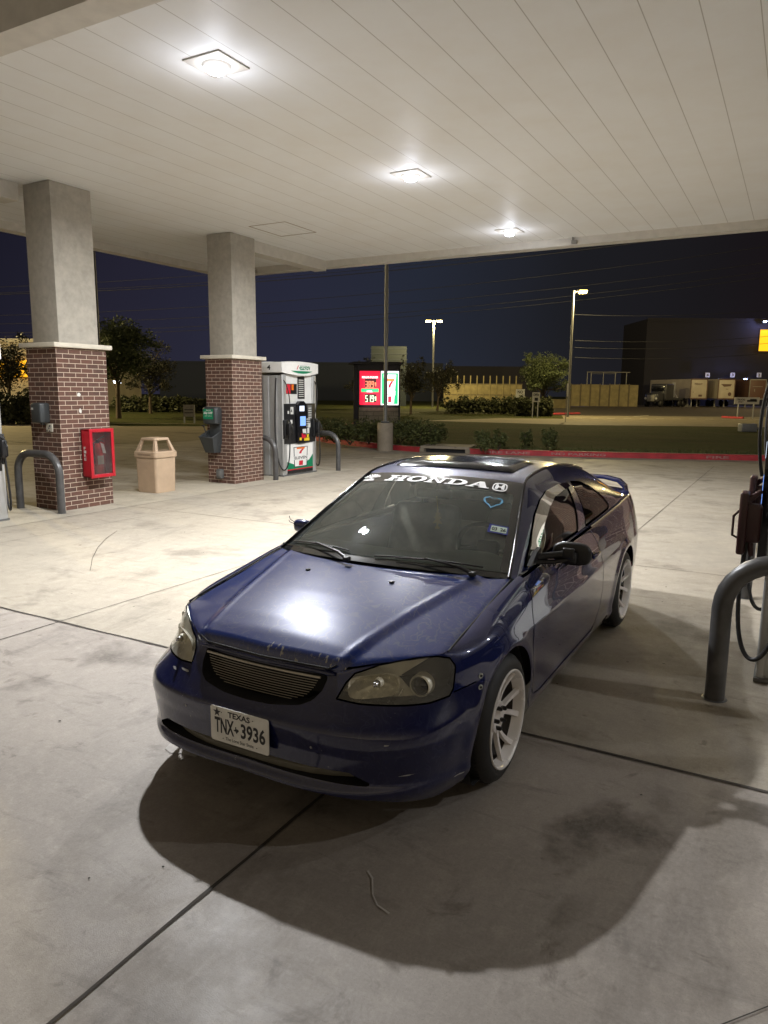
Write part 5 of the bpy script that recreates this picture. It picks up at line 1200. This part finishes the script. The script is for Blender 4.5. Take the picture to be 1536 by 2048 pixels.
# ------------------------------------------------------------------ price sign
def price_sign():
    g=gnd(756,30.5); W_,H_=1.78,2.95; t=thing('price_sign','lit red, white and green fuel price sign on a stone base behind the shrubs','price sign',(g.x,g.y,.1),YAW*.92)
    # local: x right, -y towards the road
    s=W_/1.78
    b=MB(); b.box((-.78,-.20,0),(.86,.30,1.05),0); 
    b.build('stone_base','stone_block',t)
    b=MB(); 
    for k in range(1,6): b.box((-.785,-.206,.175*k-.006),(.865,-.2,.175*k+.006))
    for k in range(5):
        for j in range(4): x=-.78+.41*j+(.2 if k%2 else 0)+.2; b.box((x,-.206,.175*k+.006),(x+.01,-.2,.175*(k+1)-.006)) if x<.84 else None
    b.build('stone_joints','joint_dark',t)
    b=MB(); b.box((-1.02,-.10,0),(-.82,.34,2.80),0,.01); b.box((-.82,-.22,1.05),(.90,.30,1.13)); b.box((-.82,-.22,2.54),(.90,.30,2.80)); b.box((.86,-.22,.2),(.93,.30,2.80)); b.box((-.82,-.22,1.13),(-.76,.30,2.54)); b.box((-.76,.0,1.13),(.86,.30,2.54)); b.box((.085,-.20,1.13),(.125,0,2.54))
    b.build('frame','sign_dark',t)
    b=MB(); b.box((-1.20,-.32,2.80),(1.05,.42,2.86)); b.prism([(-1.2,2.86),(1.05,2.86),(.9,2.91),(-1.0,2.91)],1,-.2,.3); b.build('cap','sign_dark',t)
    y=-.16; b=MB(); x0,x1,z0,z1=-.76,.085,1.15,2.53
    b.box((x0,y,z0),(x1,-.0,z1),0); R=lambda a,c,e,f,mi,o=.004:b.box((x0+(x1-x0)*a,y-o,z0+(z1-z0)*c),(x0+(x1-x0)*e,y-o+.003,z0+(z1-z0)*f),mi)
    put_text(b,'REGULAR UNLEADED',(x0+.10,y-.006,z0+1.085),(.66,0,0),(0,0,.085),1,.04)
    R(.08,.38,.94,.48,2); put_text(b,'DIESEL',(x0+.30,y-.010,z0+.515),(.24,0,0),(0,0,.07),1,.03)
    R(.26,.52,.82,.78,3); R(.26,.07,.82,.32,3)
    SEG={'3':'abcdg','8':'abcdefg','9':'abcdfg','5':'acdfg','1':'bc','6':'acdefg'}
    def digit(ch,cx,cz,w,h,mi):
        th=.030
        for s_ in SEG[ch]:
            a={'a':(0,h-th,w,h),'d':(0,0,w,th),'g':(0,h/2-th/2,w,h/2+th/2),'f':(0,h/2,th,h),'e':(0,0,th,h/2),'b':(w-th,h/2,w,h),'c':(w-th,0,w,h/2)}[s_]
            b.box((cx+a[0],y-.010,cz+a[1]),(cx+a[2],y-.006,cz+a[3]),mi)
    for k,ch in enumerate('389'): digit(ch,x0+.245+.125*k,z0+.70,.095,.27,4)
    digit('9',x0+.63,z0+.76,.06,.16,4)
    for k,ch in enumerate('519'): digit(ch,x0+.245+.125*k,z0+.12,.095,.27,5)
    digit('9',x0+.63,z0+.18,.06,.16,5)
    b.build('price_panel',['sign_red','sign_white','sign_green','digit_off','digit_red','digit_green'],t)
    b=MB(); x0,x1=.125,.86; b.box((x0,y,z0),(x1,-.0,z1),0); O=(x0,y-.004,z0); X=(x1-x0,0,0); Y=(0,0,z1-z0)
    put_poly(b,[(.04,.03),(.96,.03),(.96,.94),(.04,.94)],O,X,Y,1); O2=(x0,y-.008,z0); put_poly(b,[(.26,.05),(.74,.05),(.86,.90),(.14,.90)],O2,X,Y,0)
    seven(b,(x0+.14,y-.012,z0+.56),(.46,0,0),(0,0,.52),2,3); b.box((x0+.30,y-.012,z0+.10),(x0+.44,y-.009,z0+.36),3)
    b.add([(x0+.15,y-.014,z0+.40),(x0+.60,y-.014,z0+.40),(x0+.60,y-.014,z0+.58),(x0+.15,y-.014,z0+.58)],[(0,1,2,3)],0); put_text(b,'ELEVEn',(x0+.17,y-.017,z0+.42),(.41,0,0),(0,0,.14),4,.01)
    b.build('logo_panel',['sign_white','sign_green','sign_orange','sign_red','label_green'],t)
    ld=bpy.data.lights.new('sign_glow','AREA'); ld.size=1.2; ld.energy=5; ld.color=(1,.6,.6); lo=bpy.data.objects.new('sign_glow',ld); SC.collection.objects.link(lo); lo.parent=t; lo.location=(0,-.3,1.7); lo.rotation_euler=(radians(90),0,0)
price_sign()
# ------------------------------------------------------------------ poles and lamps
def pole(px,D,h,label,base=False,r=.07,lit=None,m='pole_paint',heads=0,col=(1,.80,.36),P=0):
    g=gnd(px,D); t=thing('lamp_post',label,'lamp post',tuple(g),YAW)
    b=MB(); b.tube([(0,0,.72 if base else 0),(0,0,h*.5),(0,0,h)],[r,r*.85,r*.7],14); b.build('pole',m,t)
    if base:
        b=MB(); b.lathe([(0,.24),(.82,.24),(.85,.225),(.85,0)],32,'z'); b.build('concrete_base','kerb_concrete',t); b=MB(); b.box((-.13,-.13,.85),(.13,.13,.90),0,.01); b.build('foot','pole_paint',t)
    for k in range(heads):
        sx=1 if heads==1 else (-1,1)[k]
        b=MB(); b.tube([(0,0,h-.08),(sx*.35,0,h-.04)],.04,8); b.box((sx*.30,-.22,h-.06),(sx*1.0,.22,h+.10),0,.03); b.build('lamp_head','pole_paint',t)
        b=MB(); M=Matrix.Translation((sx*.66,-.10,h-.10))@Matrix.Rotation(radians(-22),4,'X'); b.box((-.30,-.22,-.03),(.30,.20,.03),0,.015,M); b.build('lamp_lens','sodium_lens',t)
        ld=bpy.data.lights.new('lamp_light','POINT'); ld.energy=P; ld.color=col; ld.shadow_soft_size=.25; lo=bpy.data.objects.new('lamp_light',ld); SC.collection.objects.link(lo); lo.parent=t; lo.location=(sx*.66,-.1,h-.42)
pole(771,22.2,9.5,'grey unlit lamp post on a round concrete base by the price sign',True,.062,m='pole_grey')
pole(203,33,13,'dark unlit lamp post rising beside the extinguisher column',False,.085)
pole(1137,56,9.4,'tall street lamp with one yellow glowing head by the rounded tree',heads=1,P=3600,m='pole_grey',r=.10)
pole(865,88,10.2,'distant street lamp with two yellow glowing heads',heads=2,P=3200,m='pole_grey',r=.12)
# unseen lamps added beyond the frame's sides to light the yard and road
def added_lamp(px,D,h,P,label):
    g=gnd(px,D); t=thing('lamp_post',label,'lamp post',tuple(g),YAW); b=MB(); b.tube([(0,0,0),(0,0,h)],.1,8); b.build('pole','pole_grey',t); b=MB(); b.box((-.4,-.3,h),(.4,.3,h+.15),0,.03); b.build('lamp_head','sodium_lens',t)
    ld=bpy.data.lights.new('lamp_light','POINT'); ld.energy=P; ld.color=(1,.78,.36); ld.shadow_soft_size=.3; lo=bpy.data.objects.new('lamp_light',ld); SC.collection.objects.link(lo); lo.parent=t; lo.location=(0,0,h-.3)
added_lamp(1760,84,12,13000,'added unseen lamp lighting the yard from outside the frame on the right'); added_lamp(-320,44,11,24000,'added unseen lamp lighting the road from outside the frame on the left')
# ------------------------------------------------------------------ overhead wires
def wire(px0,py0,D0,px1,py1,D1,sag,label,r=.022):
    a,c=pix(px0,py0,D0),pix(px1,py1,D1); b=MB(); b.tube([a.lerp(c,k/30)-Vector((0,0,sag*4*(k/30)*(1-k/30))) for k in range(31)],r,5); tag(b.build('overhead_wire','wire'),label,'power line','power lines across the night sky')
WL=[(568,490),(578,512),(580,520),(622,560),(637,590),(655,604),(661,612)]
for i,(y0,y1) in enumerate(WL): wire(-200,y0+12,70,1700,y1-105+i*4,62,1.6,'power line across the sky, number %s from the top of the seven'%('first','second','third','fourth','fifth','sixth','lowest')[i],.030 if i in (2,) else .020)
for i,y in enumerate((626,678,692,712)): wire(1150,y+3,58,1700,y-24,60,.5,'short stretch of cable beside the street lamp, %s of four'%('top','second','third','lowest')[i],.016)
# ------------------------------------------------------------------ across the street
def F3(px,D): return tuple(gnd(px,D)),YAW
def bgbox(name,label,cat,px0,px1,D,z0,z1,depth,m,group=None):
    g0,g1=gnd(px0,D),gnd(px1,D); w=(g1-g0).length/2; c=(g0+g1)/2; t=thing(name,label,cat,(c.x,c.y,0),YAW,group); b=MB(); b.box((-w,0,z0),(w,depth,z1)); return t,b,w
t,b,w=bgbox('warehouse','huge dark windowless warehouse behind the parked trailers','warehouse',1285,2400,122,0,14,12,None); b.build('wall','warehouse_dark',t)
b=MB(); b.box((-w,-.15,13.6),(w,.0,14.2)); b.build('parapet','warehouse_dark',t)
t,b,w=bgbox('warehouse','long dark grey warehouse on the horizon between the pump and the price sign','warehouse',320,885,150,0,7.5,50,None); b.build('wall','warehouse_wall',t)
b=MB(); b.box((-w,-.1,7.3),(w,0,7.7)); b.build('parapet','warehouse_wall',t)
t,b,w=bgbox('storage_building','pale ribbed roof showing above the price sign','building',742,812,95,0,7.6,12,None); b.build('wall','warehouse_roof',t)
b=MB(); 
for k in range(4): b.box((-w-.1,-.08,5.2+.7*k),(w+.1,-.0,5.26+.7*k))
b.build('ribs','warehouse_wall',t)
t,b,w=bgbox('warehouse','low dim building behind the hedge and the rounded tree','building',905,1075,118,0,6.0,30,None); b.build('wall','warehouse_dark',t)
# yellow sign high on the big warehouse and its lamp
p=pix(1545,681,119); t=thing('wall_sign','bright yellow square sign high at the right edge','sign',tuple(p),YAW); b=MB(); b.box((-2.2,-.1,-1.7),(2.6,.1,1.7)); b.build('panel','yellow_sign',t); b=MB(); 
for a,c in (((-2.35,-.16,-1.85),(2.7,.0,-1.7)),((-2.35,-.16,1.7),(2.7,.0,1.85)),((-2.35,-.16,-1.85),(-2.2,0,1.85))): b.box(a,c)
b.build('frame','sign_dark',t)
def sdock(px,py,D,label,P,s=.28):
    p=pix(px,py,D); t=thing('wall_lamp',label,'wall lamp',tuple(p),YAW,'bluish dock lamps'); b=MB(); b.box((-s*1.2,-.1,.0),(s*1.2,.5,.12)); b.build('hood','steel_dull',t); b=MB(); b.lathe([(-.18,0),(-.14,s*.7),(0,s)],14,'z'); b.build('bulb','dock_lens',t)
    ld=bpy.data.lights.new('wall_lamp_light','POINT'); ld.energy=P; ld.color=(.35,.40,1.0); ld.shadow_soft_size=.1; lo=bpy.data.objects.new('wall_lamp_light',ld); SC.collection.objects.link(lo); lo.parent=t; lo.location=(0,-.6,-.1)
sdock(1440,759,119,'dock lamp between the first two trailers',150); sdock(1491,758,119,'dock lamp between the second and third trailer',150); sdock(1362,774,112,'dock lamp above the steel stair',120); sdock(1160,774,110,'blue lamp above the left end of the tall fence',90); sdock(1530,643,118.5,'blue lamp above the yellow sign',350)
# dock numbers
for px,n_ in ((1415,'4'),(1465,'3'),(1518,'2')):
    p=pix(px,750,119.5); t=thing('dock_number','square white number plate on the dark warehouse wall above the %s'%{'4':'leftmost pale trailer','3':'trailer with the dark emblem','2':'dark brown trailer'}[n_],'sign',tuple(p),YAW,'dock number signs'); b=MB(); b.box((-.36,-.05,-.36),(.36,.0,.36)); b.build('plate','sign_face',t); b=MB(); put_text(b,n_,(-.17,-.06,-.24),(.34,0,0),(0,0,.48),0,.04); b.build('lettering','ink',t)
# trailers
def trailer(px,m,label,logo=None):
    g=gnd(px,107); t=thing('semi_trailer',label,'trailer',tuple(g),YAW+radians(8),'trailers backed up to the docks'); b=MB(); b.box((-1.3,0,1.25),(1.3,12,4.05),0,.04); b.build('box',m,t)
    b=MB(); b.box((-1.34,-.06,1.15),(1.34,.0,1.32)); b.box((-1.34,-.05,3.95),(1.34,0,4.10)); b.box((-1.34,-.05,1.2),(-1.22,0,4.1)); b.box((1.22,-.05,1.2),(1.34,0,4.1)); b.build('door_frame','trailer_dark' if m!='trailer_dark' else 'steel_dull',t)
    for sx in (-1,1): b=MB(); b.box((sx*.75-.07,1.5,0),(sx*.75+.07,1.64,1.2)); b.box((sx*.75-.2,1.4,0),(sx*.75+.2,1.75,.06)); b.build('landing_leg','steel_dull',t)
    for y in (9.2,10.5):
        for sx in (-1,1): b=MB(); b.lathe([(-.28,.0),(-.28,.5),(0,.5),(0,0)],18,'x',(sx*1.15+(.14),y,.5)); b.build('wheel','black_rubber',t)
    b=MB()
    if logo=='a': put_text(b,'FREIGHT',(-.7,-.02,3.2),(1.2,0,0),(0,0,.25),0,.02); b.box((.0,-.02,1.5),(.55,-.005,1.8),0); b.box((-.9,-.02,2.1),(-.8,-.005,2.2),0)
    elif logo=='b': b.add([(-.9,-.02,3.35),(.8,-.02,3.35),(.6,-.02,3.05),(-.4,-.02,2.95)],[(0,1,2,3)],0); b.lathe([(0,0),(0,.28)],14,'y',(.55,-.02,1.9),0); b.box((-.1,-.02,2.6),(.3,-.005,2.66),0)
    else: b.box((-.8,-.02,3.0),(.8,-.005,3.06),0); b.box((-.5,-.02,2.3),(-.4,-.005,2.7),0)
    b.build('markings','trailer_dark' if m!='trailer_dark' else 'steel_dull',t)
trailer(1396,'trailer_white','pale semi trailer, leftmost of the docked row','a'); trailer(1451,'trailer_white','pale semi trailer with a dark emblem, middle of the docked row','b'); trailer(1513,'trailer_dark','dark brown semi trailer, rightmost of the docked row','c')
# truck tractor
g=gnd(1322,106); t=thing('truck_tractor','dark truck tractor parked left of the steel stair','truck',tuple(g),YAW+radians(-50)); b=MB(); b.box((-1.2,-1.0,.9),(1.2,1.4,3.3),0,.25); b.box((-1.0,-2.8,.7),(1.0,-1.0,2.0),0,.25); b.box((-1.1,1.4,1.0),(1.1,5,1.3),0,.05); b.build('cab','truck_dark',t)
b=MB(); b.box((-1.0,-1.06,2.2),(1.0,-1.02,3.0),0,.05); b.build('windshield','black_gloss',t)
b=MB(); b.box((-.6,-2.86,.8),(.6,-2.80,1.7),0,.03); b.build('grille','steel_dull',t)
for sx in (-1,1):
    b=MB(); b.lathe([(0,0),(0,.16),(.05,.18)],14,'y',(sx*.82,-2.88,1.2)); b.build('headlight','sign_face',t)
    for y in (-1.9,3.2,4.4): b=MB(); b.lathe([(-.15,.0),(-.15,.5),(.15,.5),(.15,0)],18,'x',(sx*1.05,y,.5)); b.build('wheel','black_rubber',t)
# stair
g=gnd(1358,110); t=thing('dock_stair','pale steel stair up to a dock door','stair',tuple(g),YAW); b=MB()
for k in range(8): b.box((-.9,-.3*(7-k),.18*k),(.9,-.3*(7-k)+.3,.18*k+.05))
b.build('steps','steel_dull',t); 
for sx in (-1,1): b=MB(); b.tube([(sx*.95,-2.2,0),(sx*.95,-2.2,1.0),(sx*.95,0,2.4),(sx*.95,.8,2.4)],.05,6); b.tube([(sx*.95,0,0),(sx*.95,0,2.4)],.05,6); b.build('handrail','sign_face',t)
b=MB(); b.box((-.8,.9,1.4),(.8,1.0,3.6)); b.build('door','sign_face',t)
# fences
def panelfence(px0,px1,D,z1,n,label,cols=('fence_panel',),extra=None,rails=False):
    g0,g1=gnd(px0,D),gnd(px1,D); w=(g1-g0).length; t=thing('yard_fence',label,'fence',tuple(g0),YAW)
    for k in range(n):
        b=MB(); x0=w*k/n; b.box((x0+.06,0,.05),(x0+w/n-.06,.08,z1*(1 if (k%3) else .985))); b.build('panel','fence_panel',t)
        b=MB(); b.box((x0-.06,-.05,0),(x0+.06,.12,z1+(1.0 if rails else .1))); b.build('post','fence_frame' if not rails else 'fence_panel',t)
    if rails: b=MB(); b.box((0,-.04,z1*.5),(w,-.0,z1*.5+.08)); b.box((0,-.04,z1-.1),(w,-.0,z1)); b.build('rail','fence_frame',t)
panelfence(1141,1276,103,3.1,7,'tall tan panel fence right of the street lamp')
panelfence(888,1044,96,3.0,12,'tan yard fence with taller posts left of the rounded tree',rails=True)
g=gnd(1176,104); t=thing('pipe_frame','pale pipe frame rising above the tan fence','frame',tuple(g),YAW); b=MB()
for x in (0,.55,2.3,4.0,5.6): b.tube([(x,1,0),(x,1,4.85)],.06,6)
b.tube([(-.1,1,4.85),(6.1,1,4.85)],.08,6); b.tube([(.4,1,4.6),(4.2,1,4.65)],.04,6); b.build('pipes','steel_dull',t)
g=gnd(1110,90); t=thing('low_wall','low tan wall between the rounded tree and the tall fence','wall',tuple(g),YAW); b=MB(); b.box((-2.2,0,0),(1.9,.2,1.1)); b.build('panel','fence_panel',t)
# signs
def postsign(px,D,z0,z1,w,label,lines,posts=(-.5,.5),m='sign_face',rot=0):
    g=gnd(px,D); t=thing('post_sign',label,'sign',tuple(g),YAW+rot); b=MB(); b.box((-w/2,-.02,z0),(w/2,.02,z1)); b.build('panel',m,t)
    for x in posts: b=MB(); b.box((x*w-.035,.02,0),(x*w+.035,.07,z1)); b.build('post','sign_face',t)
    b=MB()
    for tx,a0,b0,a1,b1 in lines:
        if tx=='#': b.add([(-w/2+w*a0,-.024,z0+(z1-z0)*b0),(-w/2+w*a1,-.024,z0+(z1-z0)*b0),(-w/2+w*a1,-.024,z0+(z1-z0)*b1),(-w/2+w*a0,-.024,z0+(z1-z0)*b1)],[(0,1,2,3)])
        else: put_text(b,tx,(-w/2+w*a0,-.024,z0+(z1-z0)*b0),(w*(a1-a0),0,0),(0,0,(z1-z0)*(b1-b0)),0,.03)
    b.build('lettering','ink',t)
postsign(1494,56,1.1,1.62,1.9,'white truck entrance sign on two posts near the right edge',[('TRUCKS',.10,.52,.42,.78),('ONLY',.14,.22,.36,.42),('#',.50,.35,.90,.60),('#',.62,.55,.88,.75)],(-.32,.30))
postsign(1072,54,1.15,1.85,.56,'small stacked sign on two thin posts in front of the hedge',[('OPEN',.12,.6,.88,.9),('#',.3,.12,.75,.45)],(-.38,.30))
postsign(1040,78,1.3,2.2,.95,'small pale notice on the tan yard fence',[('NO',.2,.5,.8,.85)],())
postsign(377,40,.35,1.0,.6,'small open framed sign on the grass left of the bucket column',[('#',.1,.55,.9,.62),('#',.1,.3,.9,.37)],(-.46,.46),'stone_block')
g=gnd(1134,46); t=thing('post_sign','thin sign post seen edge-on below the street lamp','sign',tuple(g),YAW+radians(82)); b=MB(); b.box((-.3,-.02,1.6),(.3,.02,2.4)); b.build('panel','sign_face',t); b=MB(); b.box((-.03,.02,0),(.03,.06,2.4)); b.build('post','steel_dull',t)
g=gnd(1503,33); t=thing('utility_box','grey metal utility box low in the grass at the right','utility box',(g.x,g.y,.14),YAW); b=MB(); b.box((-.42,-.2,0),(.28,.2,.36),0,.03); b.build('cabinet','utility_metal',t); b=MB(); b.tube([(.28,0,.14),(.45,0,.14)],.05,8); 
for x in (-.05,.02,.09): b.box((x,-.215,.02),(x+.02,-.2,.34))
b.build('pipe','utility_metal',t)
# yellow sign building at the far left
t,b,w=bgbox('store_building','pale low store building with a yellow arrow sign at the far left','building',-260,150,72,0,6.3,20,None); b.build('wall','trailer_white',t)
b=MB(); b.box((-w-.2,-.3,6.3),(w+.2,0,6.6)); b.build('cornice','cast_stone',t)
p=pix(24,737,71); t=thing('wall_sign','lit yellow sign with a black arrow at the left edge','sign',tuple(p),YAW); b=MB(); b.box((-1.9,-.1,-.78),(1.9,.1,.80)); b.build('panel','amber_sign',t)
b=MB(); O=(-1.9,-.11,-.78); X=(3.8,0,0); Y=(0,0,1.58)
for pl in ([(.30,.82),(.37,.98),(.46,.98),(.50,.82)],[(.55,.52),(.68,.98),(.74,.98),(.63,.52),(.74,.05),(.68,.05)],[(.80,.5),(.90,.95),(.95,.95),(.86,.5),(.95,.05),(.90,.05)]): put_poly(b,pl,O,X,Y)
b.build('arrow','ink',t)
g=gnd(236,60); t=thing('porch_light','tiny white lamp glowing behind the tall leafy tree','lamp',(g.x,g.y,2.3),YAW); b=MB(); b.box((-.3,-.1,0),(.3,.1,.22),0,.05); b.build('lens','white_lamp',t)
